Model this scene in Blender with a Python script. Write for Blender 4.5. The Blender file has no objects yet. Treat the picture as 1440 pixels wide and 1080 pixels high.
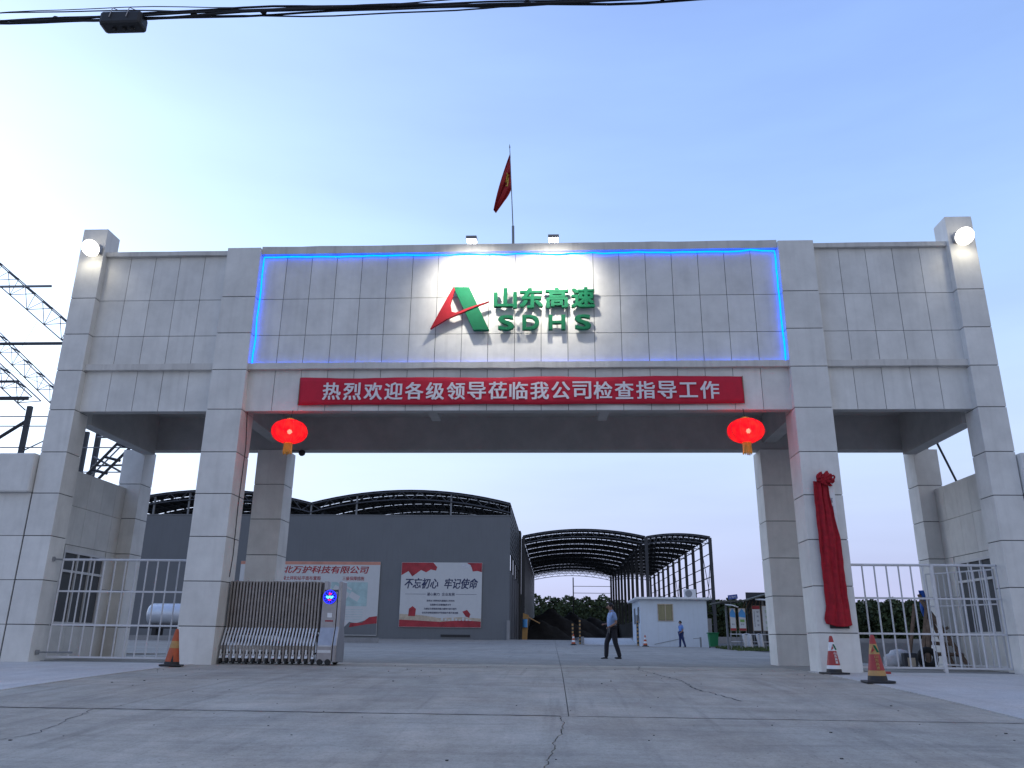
import bpy, math, random
from mathutils import Vector, Matrix
random.seed(7)
PI = math.pi
S = bpy.context.scene
COL = S.collection

# ------------------------------------------------------------------ camera
def cam_setup():
    pi_, ya, ro = .3114, -.0526, .0114
    cp, sp = math.cos(pi_), math.sin(pi_); cy, sy = math.cos(ya), math.sin(ya)
    F = Vector((sy*cp, cy*cp, sp)); r = Vector((cy, -sy, 0)); u = r.cross(F)
    cr, sr = math.cos(ro), math.sin(ro)
    R = r*cr + u*sr; U = u*cr - r*sr
    cd = bpy.data.cameras.new('camera'); cd.sensor_width = 36; cd.lens = 36*1118/1440
    cd.clip_end = 3000; cd.clip_start = .1
    co = bpy.data.objects.new('camera', cd); COL.objects.link(co)
    M = Matrix(((R.x, U.x, -F.x, .92), (R.y, U.y, -F.y, -18.2), (R.z, U.z, -F.z, .58), (0, 0, 0, 1)))
    co.matrix_world = M
    S.camera = co
cam_setup()

# ------------------------------------------------------------------ world: dusk sky
SUN_AZ = math.radians(-52)      # measured from +Y towards +X
SUN_EL = math.radians(4)
def world():
    w = bpy.data.worlds.new('World'); S.world = w; w.use_nodes = True
    n = w.node_tree.nodes; l = w.node_tree.links; n.clear()
    out = n.new('ShaderNodeOutputWorld'); bg = n.new('ShaderNodeBackground'); l.new(bg.outputs[0], out.inputs[0])
    sky = n.new('ShaderNodeTexSky'); sky.sky_type = 'NISHITA'; sky.sun_disc = False
    sky.sun_elevation = SUN_EL; sky.sun_rotation = SUN_AZ; sky.ozone_density = 4; sky.dust_density = .6; sky.air_density = 1
    tc = n.new('ShaderNodeTexCoord'); sep = n.new('ShaderNodeSeparateXYZ'); l.new(tc.outputs['Generated'], sep.inputs[0])
    ramp = n.new('ShaderNodeValToRGB'); l.new(sep.outputs['Z'], ramp.inputs[0])
    cr = ramp.color_ramp; cr.interpolation = 'B_SPLINE'
    pts = [(0, (.48, .46, .69)), (.10, (.50, .57, .83)), (.25, (.56, .72, .98)), (.40, (.40, .60, .97)), (.58, (.30, .48, .91)), (1, (.17, .27, .68))]
    while len(cr.elements) < len(pts): cr.elements.new(.5)
    for e, (p, c) in zip(cr.elements, pts): e.position = p; e.color = (*c, 1)
    # glow of the set sun low on the left
    d = Vector((math.sin(SUN_AZ)*math.cos(.24), math.cos(SUN_AZ)*math.cos(.24), math.sin(.24)))
    dot = n.new('ShaderNodeVectorMath'); dot.operation = 'DOT_PRODUCT'; dot.inputs[1].default_value = d
    nrm = n.new('ShaderNodeVectorMath'); nrm.operation = 'NORMALIZE'; l.new(tc.outputs['Generated'], nrm.inputs[0]); l.new(nrm.outputs[0], dot.inputs[0])
    def mth(op, a, b, c=None):
        m = n.new('ShaderNodeMath'); m.operation = op
        for i, v in enumerate((a, b, c)):
            if v is None: continue
            if isinstance(v, (int, float)): m.inputs[i].default_value = v
            else: l.new(v, m.inputs[i])
        return m.outputs[0]
    dm = mth('MAXIMUM', dot.outputs['Value'], 0)
    g1 = mth('POWER', dm, 4); g2 = mth('POWER', dm, 22)
    g = mth('ADD', mth('MULTIPLY', g1, .48), mth('MULTIPLY', g2, .7))
    # sky brightness falls off slightly away from the sunset glow
    back = mth('MULTIPLY_ADD', dot.outputs['Value'], .06, .97)
    # faint streaks of cloud
    mp = n.new('ShaderNodeMapping'); mp.inputs['Scale'].default_value = (1.6, 1.6, 9); l.new(nrm.outputs[0], mp.inputs[0])
    nz = n.new('ShaderNodeTexNoise'); nz.inputs['Scale'].default_value = 1.7; nz.inputs['Detail'].default_value = 5; l.new(mp.outputs[0], nz.inputs[0])
    cl = mth('MULTIPLY_ADD', nz.outputs[0], .30, .85)
    fac = mth('MULTIPLY', back, cl)
    grey = n.new('ShaderNodeMix'); grey.data_type = 'RGBA'; grey.inputs[7].default_value = (.60, .60, .62, 1)  # unseen sky behind the camera made pale neutral to light facade and ground
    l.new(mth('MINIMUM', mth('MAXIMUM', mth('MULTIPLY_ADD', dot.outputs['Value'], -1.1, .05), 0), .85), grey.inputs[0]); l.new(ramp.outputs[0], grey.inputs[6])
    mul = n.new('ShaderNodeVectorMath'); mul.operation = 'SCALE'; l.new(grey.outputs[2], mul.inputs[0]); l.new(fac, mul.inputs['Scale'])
    gc = n.new('ShaderNodeVectorMath'); gc.operation = 'SCALE'; gc.inputs[0].default_value = (.84, .93, .97); l.new(g, gc.inputs['Scale'])
    ad = n.new('ShaderNodeVectorMath'); l.new(mul.outputs[0], ad.inputs[0]); l.new(gc.outputs[0], ad.inputs[1])
    sk = n.new('ShaderNodeVectorMath'); sk.operation = 'SCALE'; l.new(sky.outputs[0], sk.inputs[0]); sk.inputs['Scale'].default_value = .003
    ad2 = n.new('ShaderNodeVectorMath'); l.new(ad.outputs[0], ad2.inputs[0]); l.new(sk.outputs[0], ad2.inputs[1])
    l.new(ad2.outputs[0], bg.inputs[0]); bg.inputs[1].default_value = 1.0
world()
sd = bpy.data.lights.new('sun', 'SUN'); sd.energy = .12; sd.angle = math.radians(15); sd.color = (1, .82, .68)
so = bpy.data.objects.new('sun', sd); COL.objects.link(so)
sv = Vector((math.sin(SUN_AZ)*math.cos(SUN_EL), math.cos(SUN_AZ)*math.cos(SUN_EL), math.sin(SUN_EL)))
so.rotation_euler = sv.to_track_quat('Z', 'Y').to_euler(); so.location = sv*60
S.view_settings.view_transform = 'Standard'; S.view_settings.look = 'None'
S.view_settings.gamma = 1; S.view_settings.use_curve_mapping = False
S.view_settings.exposure = 0.22

# ------------------------------------------------------------------ materials
def mat(name, color, rough=.7, metal=0, var=0, nscale=3, bump=0, bscale=40, rnd=0, detail=6, stretch=None, emit=None, estr=0, spec=.5, alpha=None, dirt=None):
    m = bpy.data.materials.new(name); m.use_nodes = True
    n = m.node_tree.nodes; l = m.node_tree.links; b = n['Principled BSDF']
    b.inputs['Roughness'].default_value = rough; b.inputs['Metallic'].default_value = metal
    b.inputs['Specular IOR Level'].default_value = spec
    b.inputs['Base Color'].default_value = (*color, 1)
    src = None
    if var or bump or rnd or dirt:
        tc = n.new('ShaderNodeTexCoord'); vec = tc.outputs['Object']
        geo = n.new('ShaderNodeNewGeometry')
        vec = geo.outputs['Position']
        if stretch:
            mp = n.new('ShaderNodeMapping'); mp.inputs['Scale'].default_value = stretch; l.new(vec, mp.inputs[0]); vec = mp.outputs[0]
    if var or rnd:
        cur = None
        rgb = n.new('ShaderNodeRGB'); rgb.outputs[0].default_value = (*color, 1); cur = rgb.outputs[0]
        if var:
            nz = n.new('ShaderNodeTexNoise'); nz.inputs['Scale'].default_value = nscale; nz.inputs['Detail'].default_value = detail; nz.inputs['Roughness'].default_value = .65
            l.new(vec, nz.inputs[0])
            mr = n.new('ShaderNodeMapRange'); mr.inputs[1].default_value = .3; mr.inputs[2].default_value = .7
            mr.inputs[3].default_value = 1-var; mr.inputs[4].default_value = 1+var; l.new(nz.outputs[0], mr.inputs[0])
            sc = n.new('ShaderNodeVectorMath'); sc.operation = 'SCALE'; l.new(cur, sc.inputs[0]); l.new(mr.outputs[0], sc.inputs['Scale']); cur = sc.outputs[0]
        if rnd:
            oi = n.new('ShaderNodeObjectInfo')
            mr = n.new('ShaderNodeMapRange'); mr.inputs[3].default_value = 1-rnd; mr.inputs[4].default_value = 1+rnd; l.new(oi.outputs['Random'], mr.inputs[0])
            sc = n.new('ShaderNodeVectorMath'); sc.operation = 'SCALE'; l.new(cur, sc.inputs[0]); l.new(mr.outputs[0], sc.inputs['Scale']); cur = sc.outputs[0]
        if dirt:   # vertical run-down streaks: colour, amount
            mp2 = n.new('ShaderNodeMapping'); mp2.inputs['Scale'].default_value = (5, 5, .35); l.new(geo.outputs['Position'], mp2.inputs[0])
            nz = n.new('ShaderNodeTexNoise'); nz.inputs['Scale'].default_value = 1.3; nz.inputs['Detail'].default_value = 5; l.new(mp2.outputs[0], nz.inputs[0])
            mr = n.new('ShaderNodeMapRange'); mr.inputs[1].default_value = .5; mr.inputs[2].default_value = .75; mr.inputs[4].default_value = dirt[1]; l.new(nz.outputs[0], mr.inputs[0])
            mx = n.new('ShaderNodeMix'); mx.data_type = 'RGBA'; l.new(mr.outputs[0], mx.inputs[0]); l.new(cur, mx.inputs[6]); mx.inputs[7].default_value = (*dirt[0], 1); cur = mx.outputs[2]
        l.new(cur, b.inputs['Base Color'])
    if bump:
        nz = n.new('ShaderNodeTexNoise'); nz.inputs['Scale'].default_value = bscale; nz.inputs['Detail'].default_value = 4; l.new(vec, nz.inputs[0])
        bp = n.new('ShaderNodeBump'); bp.inputs['Strength'].default_value = bump; bp.inputs['Distance'].default_value = .01; l.new(nz.outputs[0], bp.inputs['Height']); l.new(bp.outputs[0], b.inputs['Normal'])
    if emit:
        b.inputs['Emission Color'].default_value = (*emit, 1); b.inputs['Emission Strength'].default_value = estr
    return m
M = {}
M['stone'] = mat('white_stone_paint', (.66, .65, .615), .75, var=.11, nscale=1.6, bump=.25, bscale=60, rnd=.05, dirt=((.42, .405, .38), .22))
M['stone_side'] = M['stone']
M['joint'] = mat('dark_joint', (.085, .09, .095), .9)
M['soffit'] = mat('raw_concrete_soffit', (.42, .41, .395), .9, var=.12, nscale=2, bump=.3)
M['plaster'] = mat('cornice_plaster', (.58, .56, .52), .8, var=.10, nscale=2, bump=.3, bscale=30, dirt=((.30, .28, .26), .4))
M['red_cloth'] = mat('red_banner_cloth', (.50, .010, .035), .8, var=.08, nscale=6, bump=.2, bscale=15)
M['red_satin'] = mat('red_drape_cloth', (.33, .008, .018), .9, var=.3, nscale=9)
M['banner_white'] = mat('banner_white_print', (.72, .68, .70), .8)
M['green_sign'] = mat('green_sign_metal', (.0, .12, .052), .65, var=.12, nscale=9, spec=.2)
M['red_sign'] = mat('red_sign_metal', (.36, .015, .025), .6, var=.12, nscale=9, spec=.2)
M['steel'] = mat('stainless_steel', (.34, .33, .34), .38, 1, var=.12, nscale=6)
M['steel_dark'] = mat('brushed_dark_steel', (.30, .27, .25), .45, .8, var=.2, nscale=8)
M['steel_light'] = mat('bright_steel_plate', (.62, .62, .62), .5, .3, var=.08, nscale=8)
M['rubber'] = mat('black_rubber', (.02, .02, .02), .8)
M['white_metal'] = mat('white_painted_railing', (.55, .55, .56), .5, var=.1, nscale=5, rnd=.05)
M['orange'] = mat('orange_cone_plastic', (.42, .075, .02), .5, var=.15, nscale=12)
M['yellow'] = mat('yellow_cone_band', (.42, .24, .08), .5, var=.15, nscale=12)
M['cone_red'] = mat('red_cone_band', (.34, .03, .03), .5, var=.15, nscale=12)
M['white_paint'] = mat('white_paint', (.72, .72, .72), .6, var=.05, nscale=6)
M['black'] = mat('black_paint', (.018, .018, .02), .6)
M['gold'] = mat('gold_paper', (.85, .42, .06), .45, var=.2, nscale=20)
M['hall_wall'] = mat('grey_blue_sheet', (.14, .15, .16), .6, var=.05, nscale=.4, dirt=((.10, .10, .105), .25))
M['hall_steel'] = mat('dark_painted_steel', (.035, .038, .045), .6)
M['truss_steel'] = mat('grey_truss_steel', (.085, .09, .10), .6)
M['hall_roof'] = mat('dark_roof_sheet', (.022, .022, .024), .8, var=.1, nscale=1)
M['post_grey'] = mat('grey_steel_post', (.20, .21, .22), .6)
M['hut'] = mat('white_render', (.60, .66, .72), .8, var=.04, nscale=1.5, dirt=((.42, .43, .42), .2))
M['glass'] = mat('dark_window_glass', (.03, .035, .04), .08, spec=.8)
M['curtain'] = mat('ochre_curtain', (.27, .24, .13), .8, var=.2, nscale=9, stretch=(4, 4, .3))
M['frame_white'] = mat('white_window_frame', (.6, .6, .6), .5)
M['foliage'] = mat('dark_foliage', (.045, .065, .025), .9, var=.5, nscale=.35)
M['coal'] = mat('black_aggregate', (.022, .02, .02), .95, var=.4, nscale=1.5, bump=.8, bscale=3)
M['grass'] = mat('rough_grass', (.07, .10, .03), .9, var=.4, nscale=2)
M['bin'] = mat('green_bin_plastic', (.01, .17, .06), .5)
M['wood'] = mat('weathered_wood', (.20, .14, .10), .85, var=.3, nscale=8)
M['tarp'] = mat('blue_tarp', (.01, .10, .45), .6)
M['bag'] = mat('white_woven_bag', (.55, .56, .58), .8, var=.15, nscale=12)
M['tank'] = mat('galvanised_tank', (.55, .58, .62), .42, .45, var=.06, nscale=3)
M['poster_white'] = mat('poster_white', (.55, .56, .56), .6, var=.03, nscale=3)
M['ink'] = mat('poster_ink', (.03, .04, .10), .7)
M['red_ink'] = mat('red_poster_ink', (.34, .03, .04), .7, var=.35, nscale=1.6)
M['sky_ink'] = mat('blue_poster_ink', (.08, .30, .62), .7)
M['teal_ink'] = mat('teal_poster_ink', (.36, .50, .50), .7, var=.2, nscale=1.5)
M['peach_ink'] = mat('peach_poster_ink', (.55, .25, .18), .7, var=.2, nscale=.8)
M['tan_ink'] = mat('tan_poster_ink', (.48, .40, .30), .7, var=.25, nscale=3)
M['green_ink'] = mat('green_poster_ink', (.18, .35, .10), .7)
M['skin'] = mat('skin', (.30, .17, .115), .6)
M['hair'] = mat('black_hair', (.012, .011, .012), .7)
M['shirt'] = mat('light_blue_shirt', (.25, .36, .58), .8, var=.08, nscale=9)
M['shirt_blue'] = mat('work_blue_shirt', (.12, .24, .55), .8, var=.08, nscale=9)
M['trousers'] = mat('dark_trousers', (.015, .015, .022), .8)
M['trousers_blue'] = mat('navy_trousers', (.02, .035, .12), .8)
M['cable'] = mat('black_cable', (.012, .012, .014), .7)
M['flag'] = mat('red_flag_cloth', (.35, .015, .02), .75, var=.15, nscale=5)
M['flag_gold'] = mat('gold_flag_emblem', (.55, .38, .05), .7)
M['lamp_body'] = mat('lamp_housing', (.25, .25, .26), .5, .6)
M['canopy'] = mat('dark_canopy_sheet', (.09, .09, .075), .8)
M['lowwall'] = mat('grey_block_wall', (.26, .26, .26), .9, var=.15, nscale=2, bump=.5)
M['sign_blue'] = mat('blue_sign_plate', (.03, .07, .30), .5)

def ground_mat(name, base, lightness=1.0, stain=.5):
    m = bpy.data.materials.new(name); m.use_nodes = True
    n = m.node_tree.nodes; l = m.node_tree.links; b = n['Principled BSDF']; b.inputs['Roughness'].default_value = .82
    b.inputs['Specular IOR Level'].default_value = .35
    geo = n.new('ShaderNodeNewGeometry'); pos = geo.outputs['Position']
    def noise(scale, det=6, st=None, rough=.6, dist=0, rot=0):
        v = pos
        if st:
            mp = n.new('ShaderNodeMapping'); mp.inputs['Scale'].default_value = st; mp.inputs['Rotation'].default_value = (0, 0, rot); l.new(pos, mp.inputs[0]); v = mp.outputs[0]
        z = n.new('ShaderNodeTexNoise'); z.inputs['Scale'].default_value = scale; z.inputs['Detail'].default_value = det; z.inputs['Roughness'].default_value = rough
        z.inputs['Distortion'].default_value = dist
        l.new(v, z.inputs[0]); return z.outputs[0]
    def rng(v, a, b_, c, d):
        r = n.new('ShaderNodeMapRange'); r.inputs[1].default_value = a; r.inputs[2].default_value = b_; r.inputs[3].default_value = c; r.inputs[4].default_value = d; l.new(v, r.inputs[0]); return r.outputs[0]
    def mul(a, b_):
        q = n.new('ShaderNodeMath'); q.operation = 'MULTIPLY'; l.new(a, q.inputs[0]); l.new(b_, q.inputs[1]); return q.outputs[0]
    f = rng(noise(.35, 8, dist=.4), .3, .7, 1-.22*stain, 1+.18*stain)
    f = mul(f, rng(noise(2.2, 8, (1, .35, 1), .7), .35, .75, 1+.16*stain, 1-.34*stain))       # wheel and sweep streaks across the drive
    f = mul(f, rng(noise(1.1, 7, (.35, 1.1, 1), .72, 1.2), .45, .78, 1, 1-.38*stain))
    f = mul(f, rng(noise(1.6, 6, (.16, 1.5, 1), .7, .8, .6), .50, .74, 1, 1-.30*stain))       # turning tyre tracks
    f = mul(f, rng(noise(1.9, 5, (2.4, .09, 1), .6, .15), .55, .72, 1, 1-.30*stain))
    f = mul(f, rng(noise(14, 6), .3, .7, .92, 1.07))
    f = mul(f, rng(noise(90, 2), .3, .7, .90, 1.08)); f = mul(f, rng(noise(32, 3, None, .7), .35, .5, .84, 1))
    # pits and dropped crumbs
    vo = n.new('ShaderNodeTexVoronoi'); vo.inputs['Scale'].default_value = 9; l.new(pos, vo.inputs[0])
    gate = rng(noise(.8, 2), .5, .62, 0, 1)
    pit = rng(vo.outputs['Distance'], .06, .14, .5, 1)
    inv = n.new('ShaderNodeMix'); inv.data_type = 'FLOAT'; l.new(gate, inv.inputs[0]); inv.inputs[2].default_value = 1; l.new(pit, inv.inputs[3])
    f = mul(f, inv.outputs[0])
    oi = n.new('ShaderNodeObjectInfo'); f = mul(f, rng(oi.outputs['Random'], 0, 1, .95, 1.05))
    warm = n.new('ShaderNodeMix'); warm.data_type = 'RGBA'; l.new(rng(noise(.5, 3), .4, .7, 0, 1), warm.inputs[0])
    warm.inputs[6].default_value = (*base, 1); warm.inputs[7].default_value = (base[0]*1.03, base[1]*.97, base[2]*.92, 1)
    sc = n.new('ShaderNodeVectorMath'); sc.operation = 'SCALE'; l.new(warm.outputs[2], sc.inputs[0]); l.new(f, sc.inputs['Scale']); l.new(sc.outputs[0], b.inputs['Base Color'])
    bp = n.new('ShaderNodeBump'); bp.inputs['Strength'].default_value = .5; bp.inputs['Distance'].default_value = .006; l.new(noise(45, 6), bp.inputs['Height']); l.new(bp.outputs[0], b.inputs['Normal'])
    return m
M['slab'] = ground_mat('driveway_concrete', (.43, .40, .335), stain=.7)
M['yard'] = ground_mat('yard_concrete', (.30, .285, .25), stain=.6)
M['pad'] = ground_mat('fresh_concrete_pad', (.56, .55, .52), stain=.35)
M['earth'] = ground_mat('dusty_ground', (.10, .10, .095), stain=.8)
M['crack'] = mat('joint_grit', (.05, .05, .055), .95)
def emis(name, c, s):
    m = bpy.data.materials.new(name); m.use_nodes = True; n = m.node_tree.nodes; n.clear()
    o = n.new('ShaderNodeOutputMaterial'); e = n.new('ShaderNodeEmission'); e.inputs[0].default_value = (*c, 1); e.inputs[1].default_value = s
    m.node_tree.links.new(e.outputs[0], o.inputs[0]); return m
M['lamp_on'] = emis('lit_lamp_lens', (1, .97, .88), 30)
M['lens_on'] = emis('lit_round_lens', (1, .95, .84), 5)
M['led_blue'] = emis('blue_led_tube', (.0, .09, 1), 7)
M['bulb'] = emis('lantern_bulb', (1, .35, .28), 60)
M['scr_blue'] = emis('led_dot_blue', (.02, .03, 1), 2.0)
M['scr_cyan'] = emis('led_dot_cyan', (.10, .75, 1), 3.0)
M['scr_red'] = emis('led_dot_red', (1, .02, .06), 1.6)

# ------------------------------------------------------------------ mesh helpers
class MB:
    def __init__(s): s.v = []; s.f = []
    def quad(s, a, b, c, d):
        i = len(s.v); s.v += [a, b, c, d]; s.f.append((i, i+1, i+2, i+3)); return s
    def box(s, x0, x1, y0, y1, z0, z1):
        i = len(s.v)
        s.v += [(x, y, z) for x in (x0, x1) for y in (y0, y1) for z in (z0, z1)]
        s.f += [tuple(i+k for k in q) for q in ((0, 1, 3, 2), (4, 6, 7, 5), (0, 4, 5, 1), (2, 3, 7, 6), (0, 2, 6, 4), (1, 5, 7, 3))]
        return s
    def prism(s, pts, a, b, axis='y'):
        """pts: polygon (u,v); axis y: u=x v=z ; axis x: u=y v=z ; axis z: u=x v=y"""
        i = len(s.v); k = len(pts)
        def P(u, v, w): return (u, w, v) if axis == 'y' else ((w, u, v) if axis == 'x' else (u, v, w))
        s.v += [P(u, v, a) for u, v in pts] + [P(u, v, b) for u, v in pts]
        s.f.append(tuple(i+j for j in range(k))); s.f.append(tuple(i+k+j for j in reversed(range(k))))
        for j in range(k): q = (j+1) % k; s.f.append((i+j, i+k+j, i+k+q, i+q))
        return s
    def bar(s, p, q, r, n=6, r2=None):
        p = Vector(p); q = Vector(q); d = (q-p)
        if d.length < 1e-6: return s
        z = d.normalized(); x = z.orthogonal().normalized(); y = z.cross(x); i = len(s.v); r2 = r if r2 is None else r2
        off = PI/4 if n == 4 else 0
        for c, rr in ((p, r), (q, r2)):
            for k in range(n):
                a = 2*PI*k/n+off; s.v.append(tuple(c+x*(rr*math.cos(a))+y*(rr*math.sin(a))))
        for k in range(n): s.f.append((i+k, i+(k+1) % n, i+n+(k+1) % n, i+n+k))
        s.f.append(tuple(i+k for k in reversed(range(n)))); s.f.append(tuple(i+n+k for k in range(n)))
        return s
    def tube(s, pts, r, n=6):
        pts = [Vector(p) for p in pts]; i = len(s.v); L = len(pts)
        up = None
        for j, p in enumerate(pts):
            d = (pts[min(j+1, L-1)]-pts[max(j-1, 0)]).normalized()
            if up is None: up = d.orthogonal().normalized()
            x = (up - d*up.dot(d)).normalized(); up = x; y = d.cross(x)
            rr = r[j] if isinstance(r, (list, tuple)) else r
            for k in range(n):
                a = 2*PI*k/n; s.v.append(tuple(p+x*(rr*math.cos(a))+y*(rr*math.sin(a))))
        for j in range(L-1):
            for k in range(n): s.f.append((i+j*n+k, i+j*n+(k+1) % n, i+(j+1)*n+(k+1) % n, i+(j+1)*n+k))
        s.f.append(tuple(i+k for k in reversed(range(n)))); s.f.append(tuple(i+(L-1)*n+k for k in range(n)))
        return s
    def lathe(s, prof, n=16, c=(0, 0, 0), lobes=0, amp=0):
        i = len(s.v)
        for (r, z) in prof:
            for k in range(n):
                a = 2*PI*k/n; rr = r*(1+amp*abs(math.cos(lobes*a/2))) if lobes else r
                s.v.append((c[0]+rr*math.cos(a), c[1]+rr*math.sin(a), c[2]+z))
        for j in range(len(prof)-1):
            for k in range(n): s.f.append((i+j*n+k, i+j*n+(k+1) % n, i+(j+1)*n+(k+1) % n, i+(j+1)*n+k))
        s.f.append(tuple(i+k for k in reversed(range(n)))); s.f.append(tuple(i+(len(prof)-1)*n+k for k in range(n)))
        return s
    def grid(s, fn, nu, nv):
        i = len(s.v)
        for a in range(nu+1):
            for b in range(nv+1): s.v.append(tuple(fn(a/nu, b/nv)))
        for a in range(nu):
            for b in range(nv): k = i+a*(nv+1)+b; s.f.append((k, k+nv+1, k+nv+2, k+1))
        return s
    def mesh(s, name, m, smooth=False):
        me = bpy.data.meshes.new(name); me.from_pydata([tuple(v) for v in s.v], [], s.f)
        if m: me.materials.append(M[m] if isinstance(m, str) else m)
        me.update()
        if smooth:
            me.polygons.foreach_set('use_smooth', [True]*len(me.polygons))
        return me
    def build(s, name, m, parent=None, smooth=False, loc=None, bevel=0):
        o = bpy.data.objects.new(name, s.mesh(name, m, smooth)); COL.objects.link(o)
        if parent: o.parent = parent
        if loc: o.location = loc
        if bevel:
            b = o.modifiers.new('bevel', 'BEVEL'); b.width = bevel; b.segments = 2; b.limit_method = 'ANGLE'
        return o
def inst(o, parent=None, loc=None, rot=None):
    c = o.copy(); COL.objects.link(c)
    c.parent = parent if parent is not None else o.parent
    if loc is not None: c.location = loc
    if rot is not None: c.rotation_euler = rot
    return c
def copy_tree(o, parent=None):
    c = o.copy(); COL.objects.link(c)
    if parent: c.parent = parent
    for ch in [x for x in o.children]: copy_tree(ch, c)
    return c
def tag(o, label, cat, group=None, kind=None):
    if label: o['label'] = label
    if cat: o['category'] = cat
    if group: o['group'] = group
    if kind: o['kind'] = kind
    return o
def empty(name, loc, label, cat, group=None, rz=0):
    o = bpy.data.objects.new(name, None); COL.objects.link(o); o.location = loc; o.rotation_euler = (0, 0, rz)
    o.empty_display_size = .3
    return tag(o, label, cat, group)
def struct(o, kind='structure'): o['kind'] = kind; return o
def text(body, size, name, m, parent, loc, ext=.004, off=0, width=None, align='CENTER', rot=(PI/2, 0, 0), shear=0, res=3, spacing=1.0):
    c = bpy.data.curves.new('t', 'FONT'); c.body = body; c.size = size; c.extrude = ext; bold = off*.9; c.align_x = align; c.align_y = 'CENTER'
    c.shear = shear; c.resolution_u = res; c.space_character = spacing
    o = bpy.data.objects.new('t', c); COL.objects.link(o)
    dg = bpy.context.evaluated_depsgraph_get(); me = bpy.data.meshes.new_from_object(o.evaluated_get(dg))
    bpy.data.objects.remove(o); me.name = name
    # centre the glyphs on their own box
    xs = [v.co.x for v in me.vertices]; ys = [v.co.y for v in me.vertices]
    if xs:
        cx = (min(xs)+max(xs))/2; cy = (min(ys)+max(ys))/2; w = max(xs)-min(xs); h = max(ys)-min(ys)
        sx = 1 if width is None else (width[0]/w if width[0] else 1); sy = 1 if width is None else (width[1]/h if width[1] else 1)
        if width is not None and not width[0]: sx = sy
        if width is not None and not width[1]: sy = sx
        for v in me.vertices: v.co.x = (v.co.x-cx)*sx; v.co.y = (v.co.y-cy)*sy
    if bold:   # heavier strokes: a few shifted layers, each a little nearer the viewer than the last
        V0 = [v.co.copy() for v in me.vertices]; F0 = [tuple(p.vertices) for p in me.polygons]; V = []; Fc = []
        for k, (ax, ay) in enumerate(((-1, -.6), (1, -.6), (-1, .6), (1, .6), (0, 0))):
            b0 = len(V); V += [(v.x+ax*bold, v.y+ay*bold, v.z+k*.0007) for v in V0]; Fc += [tuple(i+b0 for i in f) for f in F0]
        me = bpy.data.meshes.new(name); me.from_pydata(V, [], Fc); me.update()
    me.materials.clear(); me.materials.append(M[m] if isinstance(m, str) else m)
    q = bpy.data.objects.new(name, me); COL.objects.link(q); q.parent = parent; q.location = loc; q.rotation_euler = rot
    return q

# ------------------------------------------------------------------ ground
def gz(x, y):
    if y < 1:
        t = 1-y; return -(.012*t + .0019*t*t) if y > -25 else -(.012*26+.0019*676)
    if y < 10: return .0045*(y-1)
    if y < 40: return .04+.007*(y-10)
    if y < 54: return .25+.026*(y-40)
    return .614
def ground_sheet():
    ys = [-300, -60, -30]+[-25+i*.5 for i in range(0, 53)]+[2+i*2 for i in range(0, 28)]+[70, 140, 300, 900]
    xs = [-900, -200, -60]+[-40+4*i for i in range(21)]+[60, 200, 900]
    b = MB()
    for x in xs:
        for y in ys: b.v.append((x, y, gz(x, y)-.03))
    ny = len(ys)
    for i in range(len(xs)-1):
        for j in range(ny-1): k = i*ny+j; b.f.append((k, k+ny, k+ny+1, k+1))
    return struct(b.build('ground', 'earth', smooth=True))
GR = ground_sheet()
def jag(seed, amp):
    r = random.Random(seed); ph = [r.uniform(0, 6) for _ in range(6)]
    return lambda y: amp*sum(math.sin(y*f+p)/(i+1) for i, (f, p) in enumerate(zip((1.3, 3.7, 8.1, 17, 31, 53), ph)))
def slab(xl, xr, y0, y1, m, parent, g=.006, dy=.25, nx=6, h=0, name='slab'):
    xl_ = xl if callable(xl) else (lambda y: xl); xr_ = xr if callable(xr) else (lambda y: xr)
    n = max(2, int((y1-y0)/dy)); b = MB()
    def P(a, t):
        y = y0+g+(y1-y0-2*g)*a; x0 = xl_(y)+g; x1 = xr_(y)-g; x = x0+(x1-x0)*t
        return (x, y, gz(x, y)+h)
    b.grid(P, n, nx)
    # skirt down to the sheet
    top = list(b.v); W = nx+1
    edge = [j for j in range(W)]+[i*W+nx for i in range(1, n+1)]+[n*W+j for j in range(nx-1, -1, -1)]+[i*W for i in range(n-1, 0, -1)]
    i0 = len(b.v)
    for e in edge: v = top[e]; b.v.append((v[0], v[1], v[2]-.045))
    L = len(edge)
    for k in range(L): q = (k+1) % L; b.f.append((edge[k], i0+k, i0+q, edge[q]))
    b.f = [tuple(reversed(f)) if idx < n*nx else f for idx, f in enumerate(b.f)]
    o = b.build(name, m, parent)
    return o
road = bpy.data.objects.new('driveway', None); COL.objects.link(road); struct(road)
J1 = -8.1
cr1 = jag(3, .035)
crk = lambda y: 1.04 + (y-J1)*.07 + cr1(y)
slab(-7.0, 1.1, J1, 2.4, 'slab', road, .007)
slab(1.1, 6.45, J1, 2.4, 'slab', road, .005)
slab(-7.0, crk, -16, J1, 'slab', road, .006, dy=.06)
slab(crk, 6.45, -16, J1, 'slab', road, .006, dy=.06)
slab(-7.0, 1.1, -25, -16, 'slab', road)
slab(1.1, 6.45, -25, -16, 'slab', road)
slab(-22, -7.0, -25, -14, 'slab', road); slab(6.45, 22, -25, -14, 'slab', road)
padp = bpy.data.objects.new('forecourt', None); COL.objects.link(padp); struct(padp)
slab(-14, -7.0, -14, .5, 'pad', padp, .006, h=.012)
slab(-30, -14, -14, .5, 'pad', padp, .006, h=.012)
slab(6.45, 13, -14, .5, 'pad', padp, .006, h=.012)
slab(13, 30, -14, .5, 'pad', padp, .006, h=.012)
yard = bpy.data.objects.new('yard', None); COL.objects.link(yard); struct(yard)
ye = [2.4, 8.5, 15, 22, 29, 37, 45, 54]
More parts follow.
